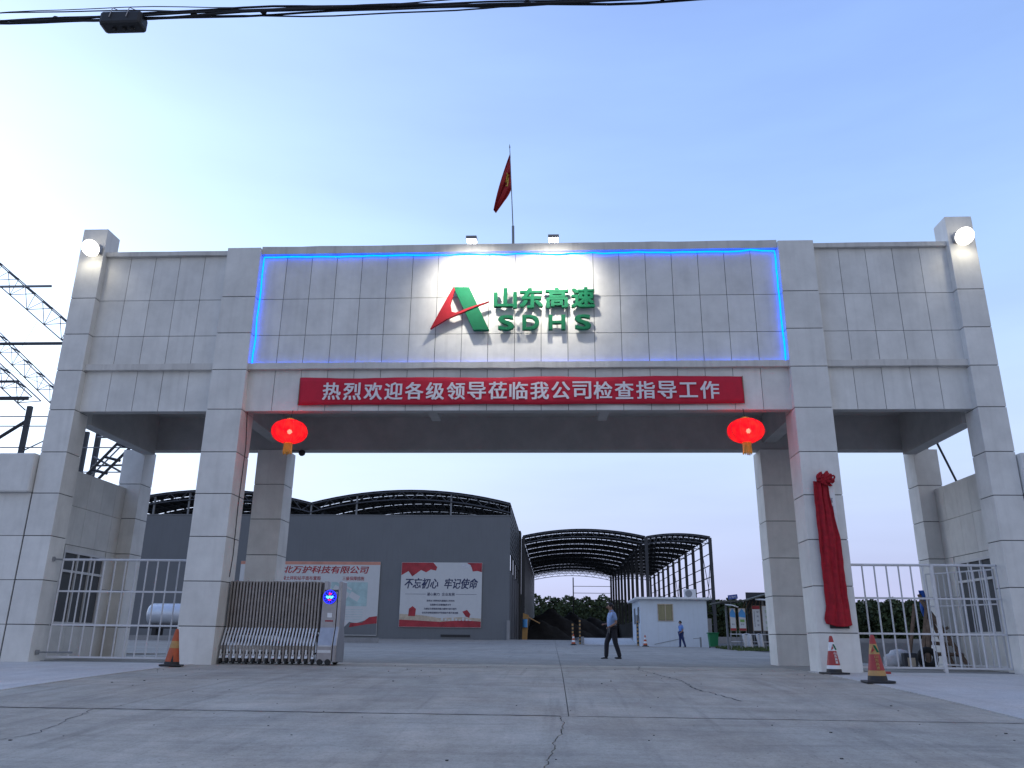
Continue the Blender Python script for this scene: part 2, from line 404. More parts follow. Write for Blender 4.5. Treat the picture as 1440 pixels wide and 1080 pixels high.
xe = [-11.4, -3.2, 1.1, 6.6, 11.4]
for i in range(len(ye)-1):
    for j in range(len(xe)-1):
        slab(xe[j], xe[j+1], ye[i], ye[i+1], 'yard', yard, .006, dy=1)
for i in range(len(ye)-1):
    if ye[i] > 8: slab(-34, -11.4, ye[i], ye[i+1], 'yard', yard, .006, dy=1)
slab(-11.4, -7.0, .5, 2.4, 'yard', yard, .006); slab(6.45, 11.4, .5, 2.4, 'yard', yard, .006)
slab(-34, 24, 54, 140, 'yard', yard, .006, dy=6)
# grit in the joints
def grit(x0, x1, y, w):
    b = MB(); r = random.Random(int(y*10)); n = int((x1-x0)/.12); P = [(x0+(x1-x0)*k/n, y+r.gauss(0, .006), w*r.uniform(.5, 1.3)) for k in range(n+1)]
    for (a, ya, wa), (c, yc, wc) in zip(P[:-1], P[1:]): b.quad((a, ya-wa, gz(a, ya)+.004), (c, yc-wc, gz(c, yc)+.004), (c, yc+wc, gz(c, yc)+.004), (a, ya+wa, gz(a, ya)+.004))
    b.build('joint_grit', 'crack', road)
grit(-6.9, 1.0, J1, .022); grit(1.2, 6.4, J1, .014); grit(-6.9, 6.4, 2.4, .02)
# wandering crack on the right of the drive and hairlines: narrow strips of grit lying 4 mm above the slab
def crack(pts, w, name='crack'):
    b = MB(); r = random.Random(len(pts)); P = []
    for i in range(len(pts)-1):
        (x0, y0), (x1, y1) = pts[i], pts[i+1]; n = max(2, int(math.hypot(x1-x0, y1-y0)/.09))
        for k in range(n): t = k/n; P.append((x0+(x1-x0)*t+r.gauss(0, .022), y0+(y1-y0)*t+r.gauss(0, .015)))
    for i in range(len(P)-1):
        (x0, y0), (x1, y1) = P[i], P[i+1]; a = w*r.uniform(.15, 1); c = w*r.uniform(.15, 1)
        dx, dy = x1-x0, y1-y0; L = math.hypot(dx, dy)+1e-6; nx, ny = -dy/L, dx/L
        b.quad((x0-nx*a, y0-ny*a, gz(x0, y0)+.004), (x0+nx*a, y0+ny*a, gz(x0, y0)+.004), (x1+nx*c, y1+ny*c, gz(x1, y1)+.004), (x1-nx*c, y1-ny*c, gz(x1, y1)+.004))
    o = b.build(name, 'crack', road); return o
crack([(3.0, 2.2), (2.75, .2), (2.95, -1.4), (3.2, -3.0), (3.15, -4.6), (3.5, -6.4)], .016)
crack([(-4.6, -8.2), (-4.2, -9.8), (-4.5, -11.2)], .008)
# crumbs on the slabs
r_ = random.Random(5); b = MB()
for _ in range(150):
    x = r_.uniform(-7, 8); y = r_.uniform(-13, 1); s_ = r_.choice((.005, .006, .008, .013)); z = gz(x, y)
    b.box(x-s_, x+s_, y-s_*.8, y+s_*.8, z, z+s_*.7)
tag(b.build('gravel_crumb', 'earth'), None, None, kind='stuff')

# ------------------------------------------------------------------ gateway
gate = empty('gateway', (0, 0, 0), 'monumental white stone-clad gateway with four square front columns spanning the driveway', 'gateway')
ZJ = [0, .795, 1.776, 2.78, 3.78, 4.78, 5.84, 6.86, 7.83, 8.82]
G = .009
def column(x0, x1, y0, y1, top, joints=ZJ):
    c = MB().box(x0+.02, x1-.02, y0+.02, y1-.02, -.3, top-.02).build('column', 'joint', gate)
    zs = list(joints)+[top]
    for a, b_ in zip(zs[:-1], zs[1:]):
        MB().box(x0, x1, y0, y1, (a+G) if a > 0 else -.25, b_-G if b_ < top else b_).build('block', 'stone', c, bevel=.006)
    return c
for s in (-1, 1):
    def X(a, b_): return (min(s*a, s*b_), max(s*a, s*b_))
    column(*X(6.60, 7.47), 0, .78, 10.2)
    column(*X(10.77, 11.42), 0, .60, 10.8)
    column(*X(6.80, 7.68), 4.15, 4.92, 5.80, ZJ[:6])
    column(*X(11.04, 11.70), 4.15, 4.80, 5.80, ZJ[:6])
def fascia(x0, x1, n, name, inset=.2):
    f = MB().box(x0, x1, inset+.02, inset+.24, 5.86, 10.06).build('fascia', 'joint', gate)
    # a plain concrete lip below the panels
    w = (x1-x0)/n
    rows = [(5.85, 6.89), (7.05, 7.83), (7.83, 8.82), (8.82, 10.05)]
    for i in range(n):
        for k, (a, b_) in enumerate(rows):
            lo = a if k in (0, 1) else a+G*.8; hi = b_ if k in (0, 3) else b_-G*.8
            jx = random.uniform(-.002, .002); gx = G*.75
            xa = x0+i*w+(gx if i else 0); xb = x0+(i+1)*w-(gx if i < n-1 else 0)
            MB().box(xa, xb, inset+jx, inset+.06, lo, hi).build('panel', 'stone', f)
    return f
fascia(-6.60, 6.60, 20, 'c'); fascia(-10.77, -7.47, 5, 'l'); fascia(7.47, 10.77, 5, 'r')
def ledge(x0, x1, z0, z1, proud, y=.2):
    # slightly wavering plaster edge
    n = max(4, int((x1-x0)/.5)); b = MB(); r = random.Random(int(z0*100+x0*7))
    w = [(r.gauss(0, .0035), r.gauss(0, .0035), r.gauss(0, .004)) for _ in range(n+1)]
    for i in range(n+1):
        x = x0+(x1-x0)*i/n; a, c, d = w[i]
        b.v += [(x, y-proud+d, z0+a), (x, y-proud+d, z1+c), (x, y+.2, z1+c), (x, y+.2, z0+a)]
    for i in range(n):
        for k in range(4): q = (k+1) % 4; b.f.append((4*i+k, 4*i+q, 4*i+4+q, 4*i+4+k))
    b.f += [(3, 2, 1, 0), (4*n, 4*n+1, 4*n+2, 4*n+3)]
    return b
for x0, x1 in ((-6.6, 6.6), (-10.77, -7.47), (7.47, 10.77)):
    c_ = abs(x0) < 7 and x0 < 0 and x1 > 0
    ledge(x0+.001, x1-.001, 6.893, 7.047, .12).build('ledge', 'plaster', gate)
    ledge(x0+.001, x1-.001, 10.053, 10.27 if c_ else 10.17, .10).build('cornice', 'plaster', gate)
# beams, slab and roof seen from below
def beam(*a, m='soffit'): return MB().box(*a).build('beam', m, gate, bevel=.01)
beam(-10.765, 10.765, .262, .47, 5.852, 6.85)
beam(-11.5, 11.5, 4.2, 4.6, 5.802, 6.9)
for x in (-2.05, 2.2): beam(x-.12, x+.12, .472, 1.5, 5.93, 6.78)
for x in (-7.1, 7.1, -10.95, 10.95): beam(x-.18, x+.18, .79, 4.198, 5.66 if abs(x) > 8 else 6.0, 6.78)
MB().box(-11.3, 11.3, .472, 4.198, 6.781, 6.95).build('roof_slab', 'soffit', gate)
MB().box(-11.3, 11.3, .45, .9, 9.6, 9.72).build('roof_slab', 'soffit', gate)
# render patch on the back beam
# ------------------------------------------------------------------ gatehouses and outer walls
for s in (-1, 1):
    side = 'left' if s < 0 else 'right'
    gh = empty('gatehouse', (s*11.45, 0, 0), ('low white gatehouse with door behind the left outer column, tiled parapet band' if s < 0 else 'low white gatehouse with window behind the right outer column, partly hidden by a railing leaf'), 'gatehouse')
    def bx(x0, x1, *r):   # local, mirrored
        return MB().box(min(s*x0, s*x1), max(s*x0, s*x1), *r)
    # wall facing the passage: with an opening Y 1.7..3.6, z .82..2.65
    bx(.03, 5, .64, 4.9, -.2, .80).build('wall', 'joint', gh) if False else None
    core = bx(.03, .2, .62, 4.14, -.2, 4.60).build('wall', 'joint', gh)
    zs = [-.2, .795, 1.776, 2.78, 3.755, 4.66]
    ysd = [.61, 1.02, 1.68, 2.34, 3.0, 3.66, 4.145]
    wy0, wy1, wz0, wz1 = 1.72, 3.62, .83, 2.64
    for a, b_ in zip(zs[:-1], zs[1:]):
        for c, d in zip(ysd[:-1], ysd[1:]):
            if a >= .7 and b_ <= 2.8:
                # cut tiles round the opening
                if d <= wy0+.05 or c >= wy1+.03: bx(0, .05, c+G*.5, d-G*.5, a+G*.6, b_-G*.6).build('panel', 'stone', gh)
                continue
            bx(0, .05, c+G*.5, d-G*.5, a+G*.6, b_-G*.6).build('panel', 'stone', gh)
    bx(.0, .05, wy0, wy1, wz1, 2.77).build('lintel', 'stone', gh)
    win = bx(.035, .09, wy0, wy1, wz0, wz1).build('window', 'glass', gh)
    for zz in (wz0, 2.10, wz1-.06): bx(-.01, .08, wy0, wy1, zz, zz+.06).build('frame', 'frame_white', win)
    for yy in (wy0, wy0+.62, wy0+1.22, wy1-.05): bx(-.012, .078, yy, yy+.05, wz0+.061, wz1-.061).build('frame', 'frame_white', win)
    bx(.2, 7, .8, 4.0, -.2, 4.4).build('room', 'stone', gh)
    bx(-.0, 7, 4.81, 4.95, -.2, 4.6).build('rear_wall', 'stone', gh)
    # front wall outward from the column, flush with its face
    bx(-.01, 9, .03, .60, -.25, 3.8).build('front_wall', 'joint', gh)
    for a, b_ in zip([-.25, .795, 1.776, 2.78], [.795, 1.776, 2.78, 3.79]):
        for k in range(6):
            x0 = 0.0+k*1.5; bx(x0+G, x0+1.5-G, .004, .05, a+G*.8, b_-G*.8).build('panel', 'stone', gh)
    bx(.0, 9, -.13, .59, 3.79, 4.73).build('parapet', 'stone', gh, bevel=.04)
    if s > 0:
        MB().bar((-.6, 2.6, 6.0), (.55, 3.9, 4.75), .03).build('brace', 'hall_steel', gh)

# ------------------------------------------------------------------ sign letters and logo
sg = empty('company_sign', (0, .1, 8.4), 'green raised Chinese characters over four green Latin letters on the lit fascia', 'sign')
YF = .2
for ch, x in zip('山东高速', (-.233, .419, 1.059, 1.707)):
    text(ch, .6, 'character', 'green_sign', sg, (x, -.035, .315), ext=.045, off=.024, width=(.54, .52))
for ch, x, w in zip('SDHS', (-.204, .408, 1.052, 1.694), (.36, .38, .38, .36)):
    text(ch, .4, 'letter', 'green_sign', sg, (x, -.035, -.345), ext=.045, off=.022, width=(w, .37))
for x in (-.23, .42, 1.06, 1.7):
    MB().bar((x, .0, .31), (x, .1, .31), .015).build('stud', 'steel', sg); MB().bar((x, .0, -.345), (x, .1, -.345), .015).build('stud', 'steel', sg)
lg = empty('company_logo', (0, .1, 8.4), 'large red and green letter A emblem left of the raised characters', 'logo')
gp = [(-1.541, 9.019), (-1.144, 9.014), (-0.622, 7.859), (-1.013, 7.863)]
MB().prism([(x, z-8.4) for x, z in gp], -.10, .03).build('green_bar', 'green_sign', lg)
outer = [(-1.545, 9.02), (-2.08, 7.883), (-1.656, 8.158), (-1.276, 8.323), (-0.945, 8.475), (-0.646, 8.595)]
inner = [(-1.50, 8.93), (-1.574, 8.707), (-1.615, 8.453), (-1.562, 8.344), (-1.46, 8.312), (-1.278, 8.385), (-0.947, 8.515), (-0.646, 8.605)]
b = MB()
# strip between the outer and inner outline
def resample(P, n):
    d = [0]
    for i in range(1, len(P)): d.append(d[-1]+math.hypot(P[i][0]-P[i-1][0], P[i][1]-P[i-1][1]))
    o = []
    for k in range(n):
        t = d[-1]*k/(n-1); i = max(j for j in range(len(d)) if d[j] <= t+1e-9); i = min(i, len(P)-2)
        u = (t-d[i])/(d[i+1]-d[i]); o.append((P[i][0]+(P[i+1][0]-P[i][0])*u, P[i][1]+(P[i+1][1]-P[i][1])*u))
    return o
A1 = [(-1.541, 9.02), (-1.80, 8.48), (-2.08, 7.883)]; A2 = [(-2.08, 7.883), (-1.656, 8.158), (-1.276, 8.323), (-0.945, 8.475), (-0.646, 8.60)]
oo = A1[:2]+[A1[2]]+A2[1:]
ii = [(-1.50, 8.95), (-1.60, 8.55), (-1.56, 8.34), (-1.46, 8.312), (-1.278, 8.385), (-0.947, 8.515), (-0.646, 8.61)]
for (a, c, d, e) in zip(oo[:-1], oo[1:], ii[1:], ii[:-1]):
    b.prism([(p[0], p[1]-8.4) for p in (a, c, d, e)], -.125, -.04)
b.build('red_swoosh', 'red_sign', lg)

# ------------------------------------------------------------------ cloth banner across the beam
bn = empty('welcome_banner', (0, .13, 6.33), 'long red cloth banner with nineteen white characters stretched across the gateway beam', 'banner')
def bfn(u, v):
    x = -5.27+10.75*u; z = -.355+.69*v + .012*math.sin(x*2.1)*(1 if v > .5 else -.5)
    return (x, .012*math.sin(x*3.1+v*2)+.006*math.sin(x*11+v*5), z)
b = MB().grid(bfn, 120, 6); o = b.build('cloth', 'red_cloth', bn, smooth=True)
sm = o.modifiers.new('thick', 'SOLIDIFY'); sm.thickness = .004
for i, ch in enumerate('热烈欢迎各级领导莅临我公司检查指导工作'):
    x = -4.45+i*.5075
    text(ch, .45, 'character', 'banner_white', bn, (x, -.022+.012*math.sin(x*3.1), -.015), ext=.003, off=.011, width=(.43 if ch not in '工' else .42, .43 if ch != '工' else .36))
MB().bar((-5.27, 0, .33), (-5.27, 0, -.35), .012).build('batten', 'wood', bn); MB().bar((5.48, 0, .33), (5.48, 0, -.35), .012).build('batten', 'wood', bn)

# ------------------------------------------------------------------ blue LED tube round the fascia
pts = []; r = random.Random(4)
def seg(p, q, n, wob):
    for k in range(n):
        t = k/n; pts.append((p[0]+(q[0]-p[0])*t+r.gauss(0, wob)*(abs(q[2]-p[2]) > 1), .155, p[2]+(q[2]-p[2])*t+r.gauss(0, wob)*(abs(q[0]-p[0]) > 1)))
seg((-6.54, 0, 7.07), (-6.54, 0, 9.98), 12, .012); seg((-6.54, 0, 10.0), (6.52, 0, 9.99), 46, .012); seg((6.54, 0, 9.99), (6.545, 0, 7.08), 12, .012); 
pts.append((6.55, .155, 7.08))
led = tag(MB().tube(pts, .019, 6).build('led_tube', 'led_blue', smooth=True), 'glowing blue light tube framing the centre fascia above the ledge', 'led tube')
pts = []
for k in range(60):
    t = k/59; x = -6.5+13*t
    pts.append((x, .158, 7.052+.006*math.sin(k*2.3)))
MB().tube(pts, .011, 6).build('lower_run', 'led_blue', led, smooth=True)

# ------------------------------------------------------------------ lamps
def fascia_lamp(x, label):
    e = empty('fascia_floodlight', (x, -1.05, 9.76), label, 'floodlight', 'floodlights over the sign')
    MB().prism([(-.12, .07), (.10, .10), (.14, .03), (-.10, -.02)], -.13, .13, 'x').build('housing', 'lamp_body', e, bevel=.01)
    MB().box(-.11, .11, -.10, .12, -.02, -.0).build('lens', 'lamp_on', e)
    MB().tube([(0, .08, .08), (0, .6, .36), (0, 1.15, .62), (0, 1.4, .57)], .014).build('arm', 'lamp_body', e)
    l = bpy.data.lights.new('flood', 'SPOT'); l.energy = 400; l.spot_size = math.radians(118); l.spot_blend = .95; l.color = (1, .95, .86); l.shadow_soft_size = .11
    o = bpy.data.objects.new('flood', l); COL.objects.link(o); o.parent = e; o.location = (0, 0, -.07)
    o.rotation_euler = Vector((0, -1.25, .55)).to_track_quat('Z', 'Y').to_euler()
fascia_lamp(-1.0, 'small lit floodlight on the cornice left of the flagpole')
fascia_lamp(.975, 'small lit floodlight on the cornice right of the flagpole')
def col_lamp(x, s, label):
    e = empty('column_floodlight', (x, -.02, 10.12), label, 'floodlight', 'floodlights on the outer columns')
    MB().box(-.2, .2, -.16, .0, -.1, .16).build('housing', 'lamp_body', e, bevel=.03)
    b = MB().lathe([(.001, -.12), (.14, -.11), (.19, -.07), (.22, -.01), (.225, .02)], 28)
    o = b.build('lens', 'lens_on', e, smooth=True, loc=(0, -.22, .0)); o.rotation_euler = (math.radians(-50), 0, 0)
    l = bpy.data.lights.new('flood', 'SPOT'); l.energy = 13; l.spot_size = math.radians(150); l.spot_blend = .8; l.color = (1, .93, .75); l.shadow_soft_size = .1
    o = bpy.data.objects.new('flood', l); COL.objects.link(o); o.parent = e; o.location = (0, -.40, -.12)
    o.rotation_euler = Vector((0, -.45, 1)).to_track_quat('Z', 'Y').to_euler()
col_lamp(-11.0, -1, 'round glaring floodlight near the top of the left outer column')
col_lamp(11.05, 1, 'round glaring floodlight near the top of the right outer column')

# ------------------------------------------------------------------ lanterns
def lantern_mat():
    m = bpy.data.materials.new('lantern_silk'); m.use_nodes = True; n = m.node_tree.nodes; l = m.node_tree.links; n.clear()
    out = n.new('ShaderNodeOutputMaterial'); em = n.new('ShaderNodeEmission'); tl = n.new('ShaderNodeBsdfTranslucent'); tr = n.new('ShaderNodeBsdfTransparent'); df = n.new('ShaderNodeBsdfDiffuse')
    tl.inputs[0].default_value = (.45, .015, .02, 1); tr.inputs[0].default_value = (1, .12, .10, 1); df.inputs[0].default_value = (.5, .01, .02, 1)
    tc = n.new('ShaderNodeTexCoord'); nz = n.new('ShaderNodeTexNoise'); nz.inputs['Scale'].default_value = 7; nz.inputs['Detail'].default_value = 4; l.new(tc.outputs['Object'], nz.inputs[0])
    cr = n.new('ShaderNodeValToRGB'); cr.color_ramp.elements[0].position = .40; cr.color_ramp.elements[0].color = (.70, .0, .035, 1); cr.color_ramp.elements[1].position = .68; cr.color_ramp.elements[1].color = (1, .06, .05, 1)
    l.new(nz.outputs[0], cr.inputs[0]); l.new(cr.outputs[0], em.inputs[0]); em.inputs[1].default_value = .34
    m1 = n.new('ShaderNodeMixShader'); m1.inputs[0].default_value = .22; l.new(tl.outputs[0], m1.inputs[1]); l.new(tr.outputs[0], m1.inputs[2])
    m2 = n.new('ShaderNodeMixShader'); m2.inputs[0].default_value = .3; l.new(m1.outputs[0], m2.inputs[1]); l.new(df.outputs[0], m2.inputs[2])
    a = n.new('ShaderNodeAddShader'); l.new(m2.outputs[0], a.inputs[0]); l.new(em.outputs[0], a.inputs[1]); l.new(a.outputs[0], out.inputs[0])
    return m
M['silk'] = lantern_mat()
def lantern(x, label):
    e = empty('lantern', (x, .1, 5.30), label, 'lantern', 'red lanterns hanging from the beam')
    prof = [(.41*math.cos(a)**.9 if math.cos(a) > .01 else .01, .29*math.sin(a)) for a in [-1.38+2.76*k/16 for k in range(17)]]
    MB().lathe(prof, 96, lobes=24, amp=.05).build('shade', 'silk', e, smooth=True)
    MB().lathe([(.10, .27), (.10, .31), (.06, .33)], 16).build('cap', 'gold', e)
    MB().lathe([(.10, -.27), (.11, -.31), (.09, -.33)], 16).build('rim', 'gold', e)
    t = MB()
    for k in range(22):
        a = 2*PI*k/22; t.bar((.09*math.cos(a), .09*math.sin(a), -.31), (.10*math.cos(a)+random.uniform(-.012, .012), .10*math.sin(a), -.52-random.uniform(0, .05)), .012, 4)
    t.build('tassel', 'gold', e)
    MB().bar((0, 0, .32), (0, .1, .56), .008).build('cord', 'cable', e)
    for k in range(12):
        a_ = 2*PI*k/12; MB().tube([(r_l*1.06*math.cos(a_), r_l*1.06*math.sin(a_), z_) for r_l, z_ in prof], .005, 4).build('rib', 'red_ink', e)
    s_ = MB().lathe([(.001, -.06), (.042, -.042), (.06, 0), (.042, .042), (.001, .06)], 12).build('bulb', 'bulb', e, smooth=True, loc=(.04, -.1, -.03))
    l = bpy.data.lights.new('glow', 'POINT'); l.energy = 7; l.color = (1, .14, .12); l.shadow_soft_size = .3
    o = bpy.data.objects.new('glow', l); COL.objects.link(o); o.parent = e
lantern(-5.40, 'glowing red lantern with gold tassel hanging left of the drive opening')
lantern(5.45, 'glowing red lantern with gold tassel hanging right of the drive opening')

# ------------------------------------------------------------------ flag
fl = empty('flag', (-.08, .95, 9.7), 'red flag with a gold emblem hanging limp from a leaning pole on the roof', 'flag')
top = Vector((-.15, .05, 4.05)); base = Vector((0, 0, 0))
MB().bar(base, (-.03, .01, 1.55), .035, 8).bar((-.03, .01, 1.5), top, .014, 8, .010).build('pole', 'post_grey', fl, smooth=True)
def ffn(u, v):
    # v down the hoist, u out along the fly; the cloth hangs in folds towards the tip
    h = top*(1-v*.32)+base*(v*.32) - Vector((0, 0, .28))*(1-v)
    h = Vector((top.x+.03*v+.02, .05, 3.88-1.20*v))
    tipz = 1.98+.10*(1-v); tip = Vector((-.57+.07*v, .05, tipz))
    p = h.lerp(tip, u**1.0)
    w = math.sin(u*PI)
    p.x += -.05*(1-v)*w + .04*v*w
    p.y += .10*math.sin(v*15+u*3)*(.25+w*.6)*(1-u*.6) + .03*math.sin(v*31)
    return p
o = MB().grid(ffn, 26, 40).build('cloth', 'flag', fl, smooth=True); sm = o.modifiers.new('thick', 'SOLIDIFY'); sm.thickness = .006
# gold emblem: crossed strokes printed on the cloth
def emb(u, v, s=-.03): p = ffn(u, v); return Vector((p.x, p.y-.035, p.z))
b = MB()
c = [(.22, .30), (.30, .45), (.30, .62), (.22, .70)]
b.tube([emb(*p) for p in ((.20, .35), (.16, .50), (.19, .66), (.26, .72), (.31, .62))], .016, 5)
b.tube([emb(*p) for p in ((.16, .62), (.24, .52), (.30, .42))], .018, 5)
b.tube([emb(*p) for p in ((.12, .45), (.22, .40), (.28, .50))], .016, 5)
b.build('emblem', 'flag_gold', fl)
MB().bar(top, top+Vector((-.006, 0, .12)), .02, 6, .002).build('finial', 'post_grey', fl)

# ------------------------------------------------------------------ overhead cables with junction box
cb = empty('overhead_cable', (0, -12, 6.45), 'bundle of sagging black overhead cables crossing the top of the picture', 'cable')
def cable_line(off, sag, rad, ph, x0=-9, x1=9):
    P = []
    for k in range(61):
        x = x0+(x1-x0)*k/60
        z = off + .008*x + sag*((x+3)/9)**2*.1 + .018*math.sin(x*1.3+ph) + .008*math.sin(x*4.1+ph*2)
        P.append((x, .03*math.sin(x*1.1+ph*3), z))
    MB().tube(P, rad, 6).build('strand', 'cable', cb, smooth=True)
for k, (o_, s_, rr, ph) in enumerate([(.03, 0, .010, 0), (.06, 0, .007, 1), (.0, 0, .014, 2.1), (-.015, .1, .012, 3.3), (.02, 0, .012, 4.4), (-.03, -.2, .008, 5.2), (.085, 0, .005, .7), (.01, .2, .012, 2.7)]):
    cable_line(o_-.0, s_, rr, ph)
for x in (-4.0, -2.6, -1.9, -.6, .7, 2.0, 3.0): MB().lathe([(.03, -.012), (.034, 0), (.03, .012)], 8, (x, 0, .01+.008*x)).build('tie', 'cable', cb)
jb = empty('junction_box', (-3.30, -12, 6.40), 'black cable splice box slung under the overhead cables', 'junction box')
MB().box(-.21, .21, -.08, .08, -.115, .04).build('housing', 'black', jb, bevel=.03)
for k in (-.08, .02, .1): MB().lathe([(.02, -.022), (.022, 0), (.02, .02)], 8, (k, 0, -.125)).build('gland', 'black', jb)
for k in (-.1, .07): MB().tube([(k, -.09, -.05), (k+.02, -.09, .06), (k+.04, -.02, .09)], .005, 5).build('wire_tie', 'steel', jb)

# ------------------------------------------------------------------ retractable gate
rg = empty('retractable_gate', (-4.1, .58, 0), 'folded stainless steel accordion gate on wheels beside the left inner column', 'accordion gate')
N = 29; X0 = -6.52+4.1; dx = .0745
arch = [(-.30, .06), (-.30, .40), (-.12, .78), (-.12, 1.80), (.12, 1.80), (.12, .78), (.30, .40), (.30, .06)]
def frame_mesh():
    b = MB(); w = .022; pts = [(0, y, z) for y, z in arch]
    for p, q in zip(pts[:-1], pts[1:]):
        (_, y0, z0), (_, y1, z1) = p, q; L = math.hypot(y1-y0, z1-z0); ny, nz = -(z1-z0)/L*.016, (y1-y0)/L*.016
        b.prism([(y0-ny, z0-nz), (y0+ny, z0+nz), (y1+ny, z1+nz), (y1-ny, z1-nz)], -.019, .019, 'x')
    for y in (-.05, .05): b.box(-.015, .015, y-.012, y+.012, .70, 1.80)
    for y in (-.10, 0, .10): b.bar((-.02, y, .80), (dx+.02, y, 1.80), .010, 4).bar((-.02, y, 1.80), (dx+.02, y, .80), .010, 4)
    b.box(-.018, .018, -.2, .2, .62, .66).box(-.018, .018, -.25, .25, .22, .26)
    return b.mesh('frame', 'steel_dark')
fm = frame_mesh()
pl = MB()
pl = MB().prism([(-.325, .40), (-.148, .78), (-.128, .77), (-.305, .39)], -.015, .015, 'x').mesh('plate', 'steel_light')
wh = MB().bar((-.02, 0, .06), (.02, 0, .06), .06, 12).mesh('wheel', 'rubber')
br = MB().prism([(-.335, .13), (-.30, .22), (-.265, .13)], -.03, .03, 'x').box(-.018, .018, -.332, -.318, .20, .31).mesh('bracket', 'steel_light')
def part(name, me, parent, loc):
    o = bpy.data.objects.new(name, me); COL.objects.link(o); o.parent = parent; o.location = loc; return o
for i in range(N):
    x = X0+i*dx
    f = part('frame', fm, rg, (x, 0, random.uniform(-.006, .006)))
    part('plate', pl, f, (0, 0, 0))
    if i % 2 == 0: part('wheel', wh, f, (0, -.30, .01)); part('wheel', wh, f, (0, .30, .01)); part('bracket', br, f, (0, 0, 0))
hx = X0+N*dx+.02
hd = MB().prism([(-.34, .08), (-.34, .42), (-.20, .80), (-.20, 1.50), (-.12, 1.62), (.12, 1.62), (.20, 1.50), (.20, .80), (.34, .42), (.34, .08)], hx, hx+.34, 'x').build('head', 'steel', rg, bevel=.012)
MB().prism([(-.365, .06), (-.365, .42), (-.225, .82), (-.225, 1.82), (.225, 1.82), (.225, .82), (.365, .42), (.365, .06)], hx+.36, hx+.44, 'x').build('end_post', 'steel', rg, bevel=.015)
MB().prism([(-.345, .40), (-.208, .77), (-.20, .76), (-.337, .39)], hx+.03, hx+.31, 'x').build('mirror_plate', 'steel_light', hd)
MB().box(hx+.02, hx+.32, -.352, -.341, .26, .32).build('trim', 'steel_light', hd)
MB().box(hx+.14, hx+.25, -.212, -.201, 1.02, 1.12).build('data_plate', 'white_paint', hd)
MB().box(hx+.10, hx+.28, -.212, -.201, .93, .96).build('warning_strip', 'red_ink', hd)
MB().box(hx+.02, hx+.34, -.15, .15, 1.62, 1.64).build('top_plate', 'steel_dark', hd)
MB().box(hx+.0, hx+.07, -.12, .12, 1.641, 1.82).build('riser', 'steel', hd)
for q in (.08, .26):
    for y in (-.32, .32): MB().bar((hx+q, y-.03, .065), (hx+q, y+.03, .065), .065, 14).build('wheel', 'rubber', hd)
dsc = MB().bar((hx+.17, -.20, 1.47), (hx+.17, -.225, 1.47), .155, 28).build('display', 'black', hd)
MB().tube([(hx+.17+.15*math.cos(a), -.226, 1.47+.15*math.sin(a)) for a in [k*2*PI/32 for k in range(33)]], .006, 5).build('bezel', 'scr_blue', dsc)
dots = MB()
def dot(b, x, z, s): b.box(hx+.17+x-s, hx+.17+x+s, -.2315, -.2265, 1.47+z-s, 1.47+z+s)
bl = MB()
for a in range(12): dot(bl, .115*math.cos(a*PI/6), .115*math.sin(a*PI/6), .013)
for rr_ in (.06, .09, .138):
    for a in range(int(rr_*230)): dot(bl, rr_*math.cos(a*2*PI/int(rr_*230)), rr_*math.sin(a*2*PI/int(rr_*230)), .0065)
bl.build('blue_dots', 'scr_blue', dsc)
cy_ = MB()
for i in range(9):
    for j in range(3):
        if (i*3+j*5) % 4: cy_.box(hx+.17-.075+i*.0185-.008, hx+.17-.075+i*.0185+.008, -.236, -.2318, 1.47-.022+j*.018-.008, 1.47-.022+j*.018+.008)
cy_.build('cyan_dots', 'scr_cyan', dsc)
rd = MB()
for x, z in ((-.02, .06), (.0, .075), (.02, .06), (0, .05), (-.03, -.055), (0, -.06), (.03, -.055), (.015, -.068), (-.015, -.068), (.03, .075), (-.01, .09)): dot(rd, x, z, .011)
for v in rd.v: pass
rd.build('red_dots', 'scr_red', dsc)
# track rails in the yard
for y in (.28, .88):
    struct(MB().box(-7, 6.4, y-.02, y+.02, gz(0, y)-.02, gz(0, y)+.006).build('gate_track', 'steel_dark'), 'structure')

# ------------------------------------------------------------------ railings
def railing(x0, x1, y, n, label, posts=(), zt=2.27, zb=.10):
    f = empty('railing', (x0, y, 0), label, 'railing', 'white railings between the columns')
    L = x1-x0
    MB().bar((0, 0, zt), (L, 0, zt), .028, 8).build('top_rail', 'white_metal', f)
    for z in (zb, .80, 1.55): MB().box(-.0, L, -.018, .018, z-.02, z+.02).build('rail', 'white_metal', f)
    me = MB().bar((0, 0, zb+.02), (0, 0, zt-.02), .0185, 4).mesh('bar', 'white_metal')
    for i in range(n+1):
        if any(abs(L*i/n-(p-x0)) < .12 for p in posts): continue
        part('bar', me, f, (L*i/n, .0, 0))
    for p in posts: MB().box(p-x0-.035, p-x0+.035, -.036, .036, .0, zt+.03).build('post', 'white_metal', f, bevel=.004)
    return f
rl = railing(-10.62, -7.55, .40, 12, 'white steel railing between the left columns in front of the silver tank')
MB().bar((-.16, -.15, 2.27), (0, 0, 2.27), .02).lathe([(.05, 2.22), (.055, 2.27), (.05, 2.32)], 12, (-.16, -.15, 0)).build('bracket', 'post_grey', rl)
MB().lathe([(.05, .15), (.06, .2), (.05, .25)], 12, (-.14, -.15, 0)).bar((-.16, -.15, .2), (0.6, 0, .2), .02).build('latch', 'post_grey', rl)
rr = railing(7.58, 10.76, .40, 12, 'white steel railing between the right columns in front of the timber trestle', posts=(9.36,))
MB().bar((3.18, 0, 2.27), (3.3, -.12, 2.27), .025).lathe([(.05, 2.22), (.055, 2.27), (.05, 2.32)], 12, (3.3, -.12, 0)).build('bracket', 'post_grey', rr)
